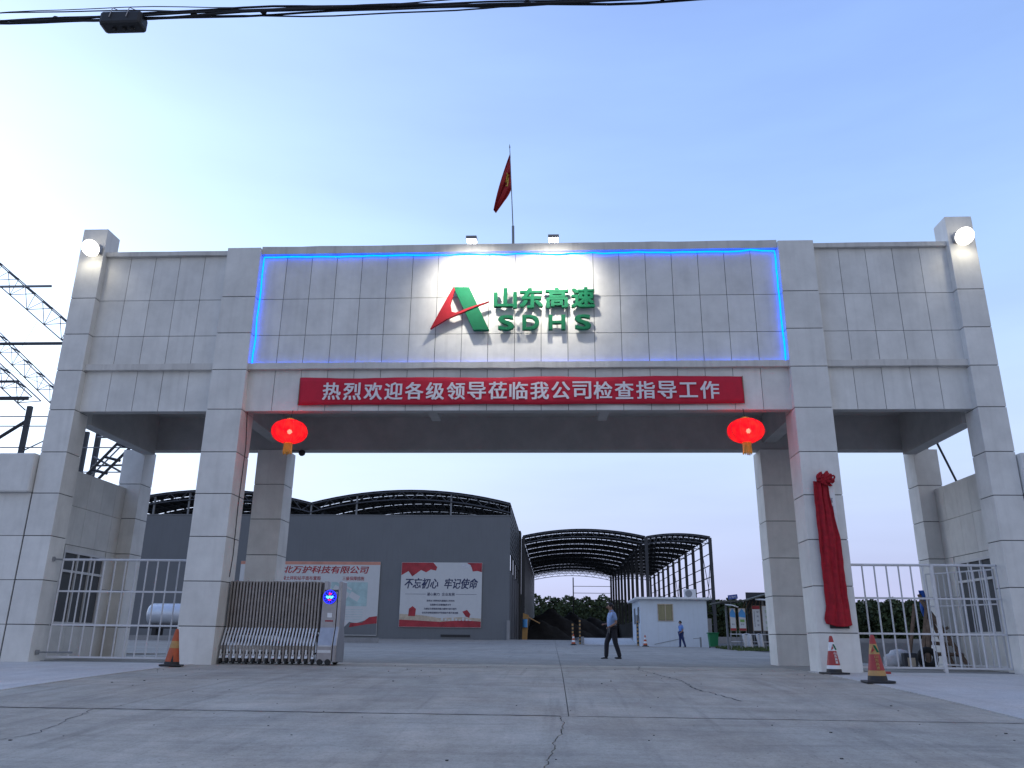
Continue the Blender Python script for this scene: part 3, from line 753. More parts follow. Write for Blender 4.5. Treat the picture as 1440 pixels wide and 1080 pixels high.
MB().box(-.1, 3.2, -.03, .03, -.02, .03).build('sill', 'post_grey', rr)
MB().box(-.1, 3.1, -.03, .03, -.02, .02).build('sill', 'post_grey', rl)
lf = empty('railing_leaf', (10.75, .55, 0), 'narrow white railing leaf swung inwards beside the right gatehouse window', 'railing', rz=math.radians(118))
for z in (.14, .80, 1.45, 2.2): MB().box(0, 1.7, -.016, .016, z-.016, z+.016).build('rail', 'white_metal', lf)
me = MB().bar((0, 0, .1), (0, 0, 2.2), .016, 4).mesh('bar', 'white_metal')
for i in range(12): part('bar', me, lf, (1.7*i/11, 0, 0))

# ------------------------------------------------------------------ cones
def cone(x, y, rz, label, style, tilt=0, sc=1.0):
    e = empty('traffic_cone', (x, y, gz(x, y)+.012), label, 'traffic cone', 'traffic cones by the gate', rz)
    e.scale = (sc,)*3
    top = {'a': 'orange', 'b': 'cone_red', 'c': 'cone_red', 'd': 'orange'}[style]
    bands = {'a': [(.03, .09, 'black'), (.09, .12, 'orange'), (.12, .36, 'orange'), (.36, .50, 'yellow'), (.50, .74, 'orange')],
             'b': [(.03, .10, 'black'), (.10, .17, 'white_paint'), (.17, .45, 'cone_red'), (.45, .62, 'white_paint'), (.62, .74, 'cone_red')],
             'c': [(.03, .11, 'black'), (.11, .19, 'yellow'), (.19, .44, 'cone_red'), (.44, .60, 'yellow'), (.60, .74, 'cone_red')],
             'd': [(.03, .09, 'black'), (.09, .2, 'orange'), (.2, .33, 'white_paint'), (.33, .45, 'orange'), (.45, .58, 'white_paint'), (.58, .74, 'orange')]}[style]
    def rad(z): return .155-.125*(z-.03)/.72
    MB().box(-.22, .22, -.22, .22, 0, .035).build('base', 'black', e, bevel=.012)
    for a, b_, m_ in bands:
        if b_ >= .74: prof = [(rad(a), a), (rad(.70), .70), (.028, .735), (.02, .745)]
        else: prof = [(rad(a), a), (rad(b_), b_)]
        MB().lathe(prof, 28).build('band', m_, e, smooth=False)
    if style in 'bc':
        zc, s_ = (.52, .12) if style == 'b' else (.52, .13)
        y_ = -rad(zc)-.004; tl = math.atan2(.125, .72)
        lgm = MB().prism([(-.02, .06), (.01, .06), (.06, -.05), (.025, -.05)], y_-.004, y_+.004).build('emblem', 'green_sign', e)
        MB().prism([(-.02, .06), (-.07, -.06), (-.005, -.01), (-.03, 0.0)], y_-.005, y_+.003).build('emblem', 'cone_red', e)
        for q in e.children:
            if q.name.startswith('emblem'): q.location = (0, 0, zc)
        for k, ch in enumerate('山东高速'):
            z = .405-k*.058 if style == 'b' else .405-k*.058
            q = text(ch, .055, 'character', 'white_paint' if style == 'b' else 'yellow', e, (0, -rad(z)-.006, z), ext=.001, off=.001, width=(.055, .05), res=1)
            q.rotation_euler = (PI/2-tl, 0, 0)
    if style == 'a':
        MB().prism([(-.02, .0), (.03, .0), (.015, .09), (.005, .13)], -.150, -.13).build('scuff', 'black', e).location = (.01, 0, .09)
    e.rotation_euler = (0, tilt, rz)
    return e
cone(-7.05, -.95, .3, 'worn orange traffic cone in front of the left inner column', 'a', .03)
cone(6.66, -.62, .25, 'red and white traffic cone with four characters at the foot of the right inner column', 'b')
cone(6.62, -3.0, -.1, 'red and yellow traffic cone with emblem standing nearest the camera on the right', 'c', -.015, 1.08)
cone(2.36, 41, 0, 'small far cone left of the weighbridge ramp', 'd')
cone(7.2, 39.2, 0, 'small far cone at the corner of the white hut', 'd')

# ------------------------------------------------------------------ covered plaque on the right inner column
pq = empty('name_plaque', (7.03, 0, 2.55), 'tall white name board on the right inner column, mostly covered by red cloth', 'plaque')
MB().box(-.15, .25, -.05, -.002, -1.58, 1.55).build('board', 'white_paint', pq, bevel=.008)
for k, ch in enumerate('有限公司'): text(ch, .14, 'character', 'ink', pq, (.13, -.054, 1.1-k*.19), ext=.001, width=(.12, .12), res=1)
MB().box(-.16, .24, -.045, -.004, -1.66, -1.585).build('bracket', 'black', pq)
dr = empty('drape', (7.03, -.06, 2.55), 'crumpled dark red cloth with a bunched knot hanging over the white name board', 'drape')
def dfn(u, v):
    z = 1.52-3.08*v
    l_ = [(-.215, 0), (-.23, .12), (-.235, .45), (-.23, .7), (-.21, .88), (-.27, .97), (-.25, 1)]
    r_l = [(.10, 0), (.12, .12), (.24, .42), (.245, .7), (.29, .93), (.31, 1)]
    def ip(T, t):
        for (a, ta), (b_, tb) in zip(T[:-1], T[1:]):
            if ta <= t <= tb: return a+(b_-a)*(t-ta)/(tb-ta)
        return T[-1][0]
    xl, xr = ip(l_, v), ip(r_l, v); x = xl+(xr-xl)*u + .003*math.sin(v*37)+.002*math.sin(v*71+u*5)
    f = math.sin(u*PI)
    y = -.02-.045*f*(.5+v*.7) - .022*math.sin(u*19+v*4) - .03*math.sin(u*7-v*9)*v - .010*math.sin(u*12+v*19)*math.sin(v*3) - .006*math.sin(u*43+v*7) - .003*math.sin(v*61-u*14) - .012*math.sin(u*31+v*11)*(1-v) - .006*math.sin(v*24+u*5)*(v**2)
    z -= .05*math.sin(u*PI)*(v > .95) + .03*u*v
    return (x, y, z)
o = MB().grid(dfn, 60, 140).build('cloth', 'red_satin', dr, smooth=True); sm = o.modifiers.new('thick', 'SOLIDIFY'); sm.thickness = .006
b = MB(); r = random.Random(8)
for k in range(44):
    a = r.uniform(0, 2*PI); rr2 = r.uniform(.02, .14); c = Vector((.03+rr2*math.cos(a)*1.25, -.08-r.uniform(0, .05), 1.56+rr2*math.sin(a)))
    pts = [c+Vector((.045*math.cos(t+a), -.02*math.sin(2*t), .045*math.sin(t+a*2))) for t in [q*2*PI/7 for q in range(8)]]
    b.tube(pts, .022, 6)
b.build('knot', 'red_satin', dr, smooth=True)
for k, ch in enumerate('山东高速河'[:0]): pass

# ------------------------------------------------------------------ cctv, conduit
cc = empty('cctv_camera', (-6.80, 4.1, 5.70), 'small black dome camera on a bracket by the left rear column', 'camera')
MB().bar((0, 0, .05), (.42, 0, .05), .015).bar((.42, 0, .05), (.42, 0, .0), .03).build('bracket', 'black', cc)
MB().lathe([(.03, .08), (.09, .05), (.10, 0), (.085, -.06), (.04, -.095), (.001, -.1)], 16, (.45, 0, 0)).build('dome', 'black', cc, smooth=True)
cd_ = MB().tube([(-6.59, .30, 8.6), (-6.588, .31, 6.0), (-6.585, .5, 5.0), (-6.588, .45, 3.6), (-6.59, .5, 2.4), (-6.585, .42, 1.9)], .009, 6).build('conduit_cable', 'cable')
tag(cd_, 'thin dark cable hanging down the inner side of the left inner column', 'cable')

# ------------------------------------------------------------------ hall builder
def arc_z(x, x0, x1, eave, rise):
    t = (x-x0)/(x1-x0); return eave+rise*4*t*(1-t)
def vault(hall, x0, x1, eave, rise, y0, y1, step, gap=.6, depth=.72, rear=True, nseg=16, purl=12, webr=.028, sky=True):
    xs = [x0+(x1-x0)*k/nseg for k in range(nseg+1)]
    ny = int(round((y1-y0)/step))
    # roof sheets, one between each pair of frames, with an open light slot at each frame
    for j in range(ny+1):
        ya = y0+(j-.5)*step+gap if j else y0; yb = min(y0+(j+.5)*step, y1)
        b = MB()
        for x in xs: z = arc_z(x, x0, x1, eave, rise)+.12; b.v += [(x, ya, z), (x, yb, z), (x, yb, z+.05), (x, ya, z+.05)]
        for i in range(nseg):
            for k in range(4): q = (k+1) % 4; b.f.append((4*i+k, 4*i+4+k, 4*i+4+q, 4*i+q))
        b.build('roof_sheet', 'hall_roof', hall)
    # trusses
    b = MB(); nt = 22; P = []
    for k in range(nt+1):
        x = x0+(x1-x0)*k/nt; z = arc_z(x, x0, x1, eave, rise); P.append((x, z))
    lo = [(x, z-depth) for x, z in P]
    for k in range(nt):
        b.bar((P[k][0], 0, P[k][1]), (P[k+1][0], 0, P[k+1][1]), .055, 4); b.bar((lo[k][0], 0, lo[k][1]), (lo[k+1][0], 0, lo[k+1][1]), .05, 4)
        if k % 2 == 0: b.bar((P[k][0], 0, P[k][1]), (lo[k+1][0], 0, lo[k+1][1]), webr, 4)
        else: b.bar((lo[k][0], 0, lo[k][1]), (P[k+1][0], 0, P[k+1][1]), webr, 4)
    me = b.mesh('truss', 'truss_steel')
    for j in range(ny+1): part('truss', me, hall, (0, y0+j*step+.02, 0))
    me = MB().box(-.04, .04, 0, y1-y0, -.03, .10).mesh('purlin', 'hall_steel')
    for k in range(purl+1):
        x = x0+.1+(x1-x0-.2)*k/purl; part('purlin', me, hall, (x, y0, arc_z(x, x0, x1, eave, rise)))
h1 = empty('arched_hall', (0, 0, 0), 'grey windowless shed wall with twin open arched roofs and steel trusses, left of the yard', 'shed')
for (a, b_) in ((-38.7, -20.75), (-20.7, -2.8)):
    vault(h1, a, b_, 12.0, 1.15, 52.1, 72.1, 5, purl=18, gap=.42)
w1 = MB().box(-38.7, -2.78, 52.15, 52.35, .2, 11.0).build('wall', 'hall_wall', h1)
MB().box(-38.72, -2.76, 52.10, 52.36, 11.0, 11.06).build('coping', 'post_grey', h1)
for x in (-35.2, -32.0, -27.6, -25.6, -23.2, -20.72, -16.6, -8.1, -2.86):
    MB().box(x-.07, x+.07, 52.2, 52.34, 11.06, arc_z(x, -38.7 if x < -20.7 else -20.7, -20.75 if x < -20.7 else -2.8, 12.0, 1.15)-.05).build('post', 'post_grey', h1)
MB().box(-38.7, -2.8, 71.9, 72.0, .5, 6.4).build('rear_wall', 'black', h1)
MB().box(-3.0, -2.76, 52.0, 52.6, .0, 2.15).build('plinth', 'lowwall', h1)
for j in range(5):
    MB().box(-2.98, -2.78, 52.2+5*j*.98, 52.45+5*j*.98, .4, 12.0).build('side_column', 'hall_steel', h1)
for k in range(9): MB().box(-2.90, -2.80, 52.4, 72, 7.9+k*.45, 8.22+k*.45).build('girt', 'hall_steel', h1)
MB().box(-2.90, -2.82, 52.4, 72, .4, 6.4).build('side_wall', 'hall_steel', h1)
MB().box(-2.90, -2.66, 72.1, 74.3, .4, 12.3).build('link_wall', 'hall_roof', h1)
MB().box(-8.6, -6.1, 52.08, 52.148, .78, .95).build('vent', 'black', w1)

h2 = empty('open_sided_hall', (0, 0, 0), 'long open-ended storage hall with double arched steel roof behind the white hut', 'shed')
vault(h2, -2.5, 11.5, 11.85, .8, 74, 132, 5.8, gap=.8, purl=22)
vault(h2, 11.6, 18.8, 11.85, .35, 74, 132, 5.8, gap=.8, purl=11)
MB().box(-2.65, -2.45, 74.4, 132, .2, 11.7).build('side_wall', 'hall_wall', h2)
colm = MB().box(-.17, .17, -.15, .15, .3, 11.85).mesh('column', 'hall_steel')
for j in range(11):
    y = 74+5.8*j+.1
    for x in (11.55, 18.75): part('column', colm, h2, (x, y, 0))
    for x in (11.55, ):
        MB().bar((x, y+.3, 11.0), (x, y+2.5, 11.8), .05, 4).build('knee', 'hall_steel', h2)
part('column', colm, h2, (-2.4, 74, 0))
for k in range(8):
    z = 2.4+k*1.3; MB().box(18.88, 18.94, 74, 132, z, z+.09).build('girt', 'hall_steel', h2)
for k in range(3):
    y = 74+5.8*(k*4); MB().bar((18.8, y, 2), (18.8, y+5.8, 11), .04, 4).bar((18.8, y+5.8, 2), (18.8, y, 11), .04, 4).build('cross_brace', 'hall_steel', h2)
MB().box(11.3, 11.8, 80, 132, .4, 3.0).build('low_wall', 'lowwall', h2)
MB().box(18.6, 18.9, 86, 132, .4, 3.0).build('low_wall', 'lowwall', h2)
MB().box(4.55, 4.75, 131.8, 132, .4, 11.6).build('column', 'hall_steel', h2)
for z in (7.6, 8.8, 10.0, 6.4): MB().box(4.75, 11.4, 131.85, 131.93, z, z+.09).build('girt', 'hall_steel', h2)

# ------------------------------------------------------------------ wall posters (flat printed sheets on the shed)
def poster_text(body, z, x, h, m, par, w=None, shear=0): return text(body, h, 'lettering', m, par, (x, -.012, z), ext=.002, off=(.02 if h > .5 else .004), width=(w, h) if w else (None, h), shear=shear, res=1)
p2 = empty('slogan_banner', (-8.70, 52.05, 4.23), 'white banner with black brush slogan, red flag corner and red fields on the grey shed', 'wall banner')
MB().box(-3.52, 3.52, -.006, .05, -2.70, 2.70).build('sheet', 'poster_white', p2)
fx = [(-3.5, 2.68), (-.75, 2.68), (-.4, 2.3), (-.5, 2.0), (-.95, 2.1), (-1.35, 1.85), (-1.8, 2.05), (-2.2, 1.75), (-2.55, 1.5), (-2.9, 1.95), (-3.5, 1.6)]
MB().prism(fx, -.012, -.007).build('flag_print', 'red_ink', p2)
MB().prism([(2.2, 2.68), (3.5, 2.68), (3.5, 1.9), (3.1, 2.0), (2.7, 1.95), (2.6, 2.3)], -.012, -.007).build('ribbon_print', 'red_ink', p2)
MB().prism([(2.1+.45*math.cos(a), 2.4+.2*math.sin(a)) for a in [k*PI/8 for k in range(16)]], -.016, -.013).build('cloud_print', 'bag', p2)
poster_text('不忘初心', .92, -1.72, .86, 'ink', p2, 2.9, .25); poster_text('牢记使命', .92, 1.72, .86, 'ink', p2, 2.9, .25)
poster_text('凝心聚力  企业发展', .02, 0, .26, 'ink', p2, 2.4)
for x in (-2.2, 2.2): MB().box(x-.9, x+.9, -.011, -.007, .01, .035).build('rule', 'ink', p2)
for k, (t, w) in enumerate((('坚持以习惯养成为基础的工作作风', 2.4), ('全面提升企业管理服务水平', 1.8), ('为建设交通强国贡献力量努力奋斗前行', 2.8), ('以优异成绩迎接新时代的到来不断开拓创新', 3.1))):
    poster_text(t, -.52-.33*k, 0, .16, 'ink', p2, w)
MB().prism([(-3.5, -2.68), (-3.5, -2.1), (-2, -2.15), (0, -2.25), (2, -2.1), (3.5, -2.2), (3.5, -2.68)], -.011, -.008).build('field_print', 'red_ink', p2)
MB().prism([(-3.5, -2.098), (-3.5, -1.62), (-1.6, -1.72), (0, -1.95), (1.8, -1.85), (3.5, -1.95), (3.5, -2.19), (2, -2.09), (0, -2.24), (-2, -2.14)], -.011, -.008).build('hill_print', 'tan_ink', p2)
MB().prism([(-2.75, -1.8), (-2.7, -1.2), (-2.4, -.98), (-2.1, -1.2), (-2.15, -1.8)], -.014, -.012).build('tree_print', 'red_ink', p2)
MB().prism([(1.9, -1.4), (2.3, -1.25), (2.6, -1.6), (2.5, -1.9), (2.2, -1.8)], -.014, -.012).build('flag_print', 'red_ink', p2)
for k in range(9): MB().box(.1+k*.3, .28+k*.3, -.015, -.012, -2.15, -1.9-.08*(k % 3)).build('building_print', 'poster_white', p2)
p1 = empty('company_banner', (-20.3, 52.05, 3.9), 'wide white and blue company banner with site plan picture, left of the slogan banner', 'wall banner')
MB().box(-6.2, 6.2, -.006, .05, -3.1, 3.05).build('sheet', 'poster_white', p1)
MB().box(-6.2, 6.2, -.010, -.007, 2.78, 3.04).build('top_print', 'peach_ink', p1)
poster_text('湖北万护科技有限公司', 2.35, 1.0, .62, 'red_ink', p1, 8.4, .2)
poster_text('沥青混凝土拌和站平面布置图', 1.62, -1.2, .34, 'red_ink', p1, 4.4); poster_text('三级保障措施', 1.62, 3.9, .34, 'red_ink', p1, 1.9)
MB().box(2.0, 5.2, -.012, -.007, -.7, 1.3).build('plan_print', 'teal_ink', p1)
for a in ((2.9, .5, 1.5, .5), (4.1, .1, .9, .5), (3.2, 1.0, 1.4, .15)):
    q = MB().box(-a[2]/2, a[2]/2, -.016, -.013, -a[3]/2, a[3]/2).build('building_print', 'poster_white', p1); q.location = (a[0], 0, a[1]); q.rotation_euler = (0, .5, 0)
MB().box(-5.8, 1.7, -.012, -.007, -.7, 1.3).build('photo_print', 'poster_white', p1)
for k in range(5):
    MB().box(2.2, 4.9, -.011, -.007, -1.0-k*.2, -.97-k*.2).build('rule', 'teal_ink', p1)
MB().prism([(3.3, -3.05), (3.2, -2.6), (3.8, -2.0), (4.4, -2.1), (5.2, -1.85), (6.18, -1.7), (6.18, -3.05)], -.012, -.007).build('stripe_print', 'hall_wall', p1)
MB().prism([(3.8, -2.45), (3.9, -2.1), (4.9, -2.05), (5.5, -1.6), (6.18, -1.5), (6.18, -2.1), (5.2, -2.2)], -.017, -.013).build('ribbon_print', 'red_ink', p1)

# ------------------------------------------------------------------ left steel skeleton
sf = empty('steel_skeleton', (0, 20, 0), 'bare steel shed skeleton with sloping lattice trusses beyond the left gatehouse', 'steel frame')
def lattice(p, q, w, n, up=Vector((0, 0, 1))):
    p = Vector(p); q = Vector(q); d = (q-p).normalized(); nn = Vector((-d.z, 0, d.x)); 
    if nn.z < 0: nn = -nn
    a, b2 = Vector((0, -w*.45, 0))+nn*w*.45, Vector((0, w*.45, 0))+nn*w*.45; c = -nn*w*.45
    m_ = MB()
    for o_ in (a, b2, c): m_.bar(p+o_, q+o_, .032, 5)
    for k in range(n):
        t0, t1, tm = k/n, (k+1)/n, (k+.5)/n; P = lambda t, o_: p.lerp(q, t)+o_
        m_.bar(P(t0, a), P(tm, c), .022, 4).bar(P(tm, c), P(t1, a), .022, 4).bar(P(t0, b2), P(tm, c), .022, 4).bar(P(tm, c), P(t1, b2), .022, 4).bar(P(t0, a), P(t0, b2), .05, 4)
    return m_
lattice((-34.5, 0, 23.4), (-22.6, 1, 14.0), 1.0, 11).build('truss', 'truss_steel', sf)
lattice((-34, 0, 18.2), (-26.0, 0, 11.9), .85, 8).build('truss', 'truss_steel', sf)
lattice((-33.5, 5.3, 18.2), (-26.0, 5.3, 11.9), .85, 8).build('truss', 'truss_steel', sf)
MB().box(-26.12, -25.9, -.1, .1, 0, 11.8).build('column', 'hall_steel', sf)
MB().box(-22.82, -22.6, .9, 1.1, 0, 14.3).build('column', 'hall_steel', sf)
MB().box(-26.12, -25.9, 5.2, 5.4, 0, 11.8).build('column', 'hall_steel', sf)
MB().box(-42, -24.9, -.05, .05, 15.2, 15.34).build('beam', 'hall_steel', sf); MB().box(-42, -26.2, -.04, .04, 18.55, 18.66).build('beam', 'post_grey', sf)
MB().box(-42, -26.2, -.05, .05, 12.15, 12.33).build('beam', 'hall_steel', sf); MB().box(-42, -26.9, -.04, .04, 13.1, 13.22).build('beam', 'hall_steel', sf)
for z in (11.29, 10.78, 9.66, 8.4): MB().bar((-42, 0, z), (-19.6, 0, z-.05), .03, 5).build('girt', 'post_grey', sf)
MB().bar((-29.5, 0, 8.6), (-26.1, 0, 11.0), .09, 6).build('brace', 'hall_steel', sf)
MB().bar((-31, .2, 6.9), (-23, .2, 11.1), .035, 5).build('brace', 'post_grey', sf)
MB().bar((-26.6, 0, 16.5), (-27.6, 0, 13.9), .01, 4).bar((-29.6, 0, 14.6), (-24, 0, 12.4), .012, 4).build('sag_rod', 'post_grey', sf)
# inclined conveyor frame seen between the columns
cv = empty('conveyor_frame', (0, 19, 0), 'inclined dark steel ladder frame glimpsed between the left outer and rear columns', 'conveyor')
for dx_ in (0, .95): MB().bar((-22.6+dx_*.8, 0, 7.0), (-19.3+dx_, .6, 11.6), .09, 4).build('rail', 'hall_steel', cv)
for dx_ in (.35,): MB().bar((-22.6+dx_*.8, 0, 7.0), (-19.3+dx_, .6, 11.6), .05, 4).build('rail', 'post_grey', cv)
for k in range(8):
    t = k/7; MB().bar((-22.6+3.3*t, .6*t, 7+4.6*t), (-21.84+3.5*t, .6*t, 6.8+4.6*t), .07, 4).build('rung', 'hall_steel', cv)
for z0, z1 in ((10.6, 9.4), (9.0, 7.9), (10.0, 10.0), (8.55, 8.6)): MB().bar((-21.8, .4, z0), (-19.6, .4, z1), .05, 4).build('strut', 'post_grey', cv)
MB().box(-22.7, -22.4, -.1, .2, 0, 9.5).build('leg', 'hall_steel', cv)

# tank
tk = empty('storage_tank', (-26.9, 42, 2.1), 'horizontal silver cylindrical tank lying before the grey shed, seen through the left railing', 'tank')
b = MB().lathe([(.02, -2.2), (.5, -2.16), (.72, -2.05), (.8, -1.9), (.8, 1.9), (.72, 2.05), (.5, 2.16), (.02, 2.2)], 32)
o = b.build('shell', 'tank', tk, smooth=True); o.rotation_euler = (0, PI/2, 0)
for x in (-1.4, 1.4): MB().box(x-.15, x+.15, -.6, .6, -1.75, -.72).build('saddle', 'black', tk)
MB().box(-2.6, 2.6, -.65, .65, -1.0, -.82).build('skid', 'black', tk)
tag(MB().box(-34, -11.6, 41, 41.3, .1, .62).build('low_kerb_wall', 'lowwall'), 'low grey concrete kerb wall below the silver tank', 'kerb')
tag(MB().box(-34, -23, 47, 47.6, .1, 2.3).build('dark_screen', 'hall_steel'), 'dark low screen behind the silver tank', 'screen') if False else None

# ------------------------------------------------------------------ hut
hu = empty('white_hut', (7.02, 40, .3), 'small white flat-roofed hut with a curtained window at the end of the yard', 'hut')
hb = MB().box(0, 4.62, 0, 5.8, -.4, 3.10).build('wall', 'hut', hu)
MB().box(-.32, 4.95, -.3, 6.1, 3.10, 3.24).build('roof', 'white_paint', hu, bevel=.02)
wn = MB().box(1.22, 2.26, -.012, .05, 1.66, 2.78).build('window', 'glass', hu)
MB().box(1.28, 1.72, -.016, -.013, 1.72, 2.72).build('curtain', 'curtain', wn); MB().box(1.77, 2.20, -.016, -.013, 1.72, 2.72).build('curtain', 'curtain', wn)
for a in ((1.2, 2.28, 1.64, 1.69), (1.2, 2.28, 2.74, 2.80), (1.2, 1.26, 1.69, 2.74), (2.22, 2.28, 1.69, 2.74), (1.72, 1.77, 1.69, 2.74)): MB().box(a[0], a[1], -.04, -.017, a[2], a[3]).build('frame', 'tan_ink', wn)
for y in (.7, 3.4):
    w = MB().box(-.03, .02, y, y+.9, 1.5, 2.6).build('window', 'glass', hu); MB().box(-.05, -.031, y+.42, y+.47, 1.5, 2.6).build('frame', 'frame_white', w)
d_ = MB().box(-.04, .02, 1.9, 2.8, .0, 2.1).build('door', 'post_grey', hu); MB().box(-.08, -.041, 2.0, 2.06, 1.0, 1.15).build('handle', 'steel', d_)
MB().bar((.9, -.03, .1), (3.0, -.03, .55), .014, 5).build('pipe', 'post_grey', hu)
ac = empty('air_conditioner', (10.85, 42, 3.54), 'white air conditioner unit standing on the hut roof', 'air conditioner')
MB().box(-.42, .42, -.17, .17, .06, .68).build('casing', 'frame_white', ac, bevel=.02)
MB().bar((-.1, -.175, .37), (-.1, -.19, .37), .25, 20).build('fan_grille', 'post_grey', ac)
for x in (-.3, .3): MB().box(x-.04, x+.04, -.15, .15, 0, .06).build('foot', 'black', ac)
bo = empty('bollard', (10.9, 38.9, gz(10, 38.9)), 'short dark tap post in front of the hut, right of the worker', 'post')
MB().bar((0, 0, 0), (0, 0, .65), .06, 8).build('post', 'post_grey', bo); MB().bar((0, 0, .6), (-.5, 0, .55), .02, 6).build('arm', 'post_grey', bo)
bi = empty('waste_bin', (11.25, 36.3, gz(11, 36)), 'green plastic wheeled bin at the right corner of the white hut', 'bin')
MB().prism([(-.24, .08), (.24, .08), (.31, .88), (-.31, .88)], -.26, .26).build('body', 'bin', bi, bevel=.02)
MB().box(-.35, .34, -.30, .30, .88, .95).build('lid', 'bin', bi, bevel=.015)
for x in (-.2, .2): MB().bar((x-.03, .24, .09), (x+.03, .24, .09), .09, 12).build('wheel', 'rubber', bi)

# weighbridge ramp and striped posts
rp = empty('weighbridge', (5.1, 42, .3), 'raised concrete weighbridge ramp left of the white hut', 'ramp')
MB().prism([(0, 0), (0, .03), (6, .50), (24, .50), (24, 0)], -1.95, 1.95, 'x').build('ramp', 'pad', rp)
MB().box(-2.05, -1.955, 0, 24, 0, .56).build('kerb', 'lowwall', rp); MB().box(1.955, 2.05, 0, 24, 0, .56).build('kerb', 'lowwall', rp)
def striped(x, y, h, label, z0=None):
    z = gz(x, y) if z0 is None else z0
    e = empty('striped_post', (x, y, z), label, 'bollard', 'black and yellow posts round the weighbridge')
    n = int(h/.13)
    for k in range(n): MB().bar((0, 0, k*.13), (0, 0, k*.13+.13), .065, 10).build('band', 'black' if k % 2 else 'yellow', e)
striped(2.36, 43, 1.55, 'shorter black and yellow post furthest left by the ramp')
striped(2.90, 43.5, 1.9, 'taller black and yellow post second from the left by the ramp')
striped(5.72, 48, 1.5, 'black and yellow post standing behind the walking man')
striped(6.95, 41.5, 1.8, 'black and yellow post against the side of the white hut')
# hopper at hall corner
hp = empty('yellow_pump', (-2.0, 66, .6), 'yellow machine arm with a blue drum at the corner of the shed', 'machine')
MB().prism([(-.2, 0), (.3, 0), (.45, 2.4), (-.1, 2.6)], -.3, .3).build('body', 'yellow', hp); MB().bar((.1, -.35, 1.2), (.1, -.35, 2.0), .25, 12).build('drum', 'sky_ink', hp)
MB().bar((.2, 0, 2.3), (1.6, 0, 1.6), .06, 6).build('arm', 'yellow', hp)

# aggregate heap
r = random.Random(21)
def heap(x0, x1, y0, y1, hs, label):
    b = MB()
    def fn(u, v):
        x = x0+(x1-x0)*u; y = y0+(y1-y0)*v; z = 0
        for cx, cy, R, H in hs: d = math.hypot(x-cx, (y-cy)); z = max(z, H*(1-d/R))
        z = max(0, z)
        if z > 0: z += .12*math.sin(x*2.3+y)*min(1, z)+.08*math.sin(x*5.1-y*3)*min(1, z)
        return (x, y, .6+z)
    o = b.grid(fn, 60, 50).build('aggregate_heap', 'coal', smooth=True)
    return tag(o, label, 'heap')
heap(-2.3, 11.2, 84, 128, [(0.5, 100, 7, 4.4), (3.8, 112, 7.5, 4.3), (7.5, 118, 7, 3.9), (-.5, 92, 4.5, 2.6), (10, 116, 6, 3.4)], 'black aggregate heaps piled inside the open hall')

# ------------------------------------------------------------------ canopy with notice boards at right
cn = empty('notice_shelter', (11.0, 30, gz(11, 30)), 'dark lean-to canopy sheltering colourful notice boards right of the hut', 'shelter')
MB().prism([(-.6, 2.62), (.9, 2.72), (2.4, 3.15), (5.5, 3.85), (5.5, 3.80), (2.4, 3.08), (.9, 2.65), (-.6, 2.55)], -.9, 2.2).build('roof', 'canopy', cn)
MB().box(1.6, 6, 2.2, 2.3, .3, 3.3).build('back_panel', 'hall_steel', cn)
for x in (-.1, 2.0, 4.2): MB().box(x-.05, x+.05, 0, .1, 0, 2.7).build('post', 'post_grey', cn)
for k in range(5): MB().bar((.7+.25*k, .1, 2.0+.12*(k % 2)), (1.1+.2*k, .15, 2.7), .03, 5).build('pole', 'wood', cn)
MB().tube([(1.4, -.8, 2.75), (1.9, -.9, 2.72), (2.4, -1.0, 2.6), (2.7, -1.0, 2.48)], .05, 6).build('light_tube', 'white_paint', cn, smooth=True)
MB().tube([(-.3, -.8, 2.45), (.1, -.9, 2.4), (.4, -.9, 2.3)], .035, 6).build('light_tube', 'white_paint', cn, smooth=True)
sgn = empty('blue_sign', (11.17, 29.2, 2.95), 'small blue sign with white characters on the canopy edge', 'sign')
q = MB().box(-.27, .27, -.02, .02, -.02, .22).build('plate', 'sign_blue', sgn); text('公告栏', .1, 'lettering', 'white_paint', sgn, (0, -.025, .1), width=(.42, .11), res=1)
for x in (-.2, .2): MB().bar((x, 0, -.25), (x, 0, 0), .015).build('leg', 'post_grey', sgn)
sgn.rotation_euler = (0, -.12, 0)
def board(x, w, h, style, label):
    e = empty('notice_board', (x, 29.6, gz(11, 30)+1.05), label, 'notice board', 'notice boards under the canopy')
    MB().box(-w/2-.03, w/2+.03, 0, .04, -.03, h+.03).build('frame', 'wood', e)
    MB().box(-w/2, w/2, -.006, -.001, 0, h).build('sheet', 'poster_white', e)
    if style in (0, 1):
        MB().prism([(-w/2, h*.62), (-w/2, h*.8), (0, h), (w/2, h*.8), (w/2, h*.58)], -.010, -.007).build('print', 'sky_ink', e)
        MB().box(-w/2, w/2, -.010, -.007, .0, .12).build('print', 'red_ink', e)
        if style: MB().box(-w/3, w/3, -.010, -.007, h*.38, h*.5).build('print', 'green_ink', e)
        text('安全', .08, 'lettering', 'ink', e, (0, -.012, h*.28), ext=.001, width=(w*.5, .08), res=1)
    elif style == 2:
        MB().box(-w/2, w/2, -.010, -.007, h-.18, h).build('print', 'red_ink', e)
        for k in range(4): text('安', .1, 'lettering', 'ink', e, (w*.18, -.012, h-.33-.24*k), ext=.001, width=(.12, .1), res=1)
        MB().box(-w*.3, -w*.25, -.010, -.007, .2, h-.3).build('print', 'ink', e)
    else:
        for k in range(4): text('生', .12, 'lettering', 'green_ink', e, (0, -.012, h-.3-.3*k), ext=.001, width=(.14, .14), res=1)
    for s_ in (-1, 1): MB().box(s_*w/2-.02, s_*w/2+.02, .0, .04, -1.05, -.04).build('leg', 'post_grey', e)
board(11.16, .30, 1.2, 0, 'leftmost notice board with blue arched top under the canopy')
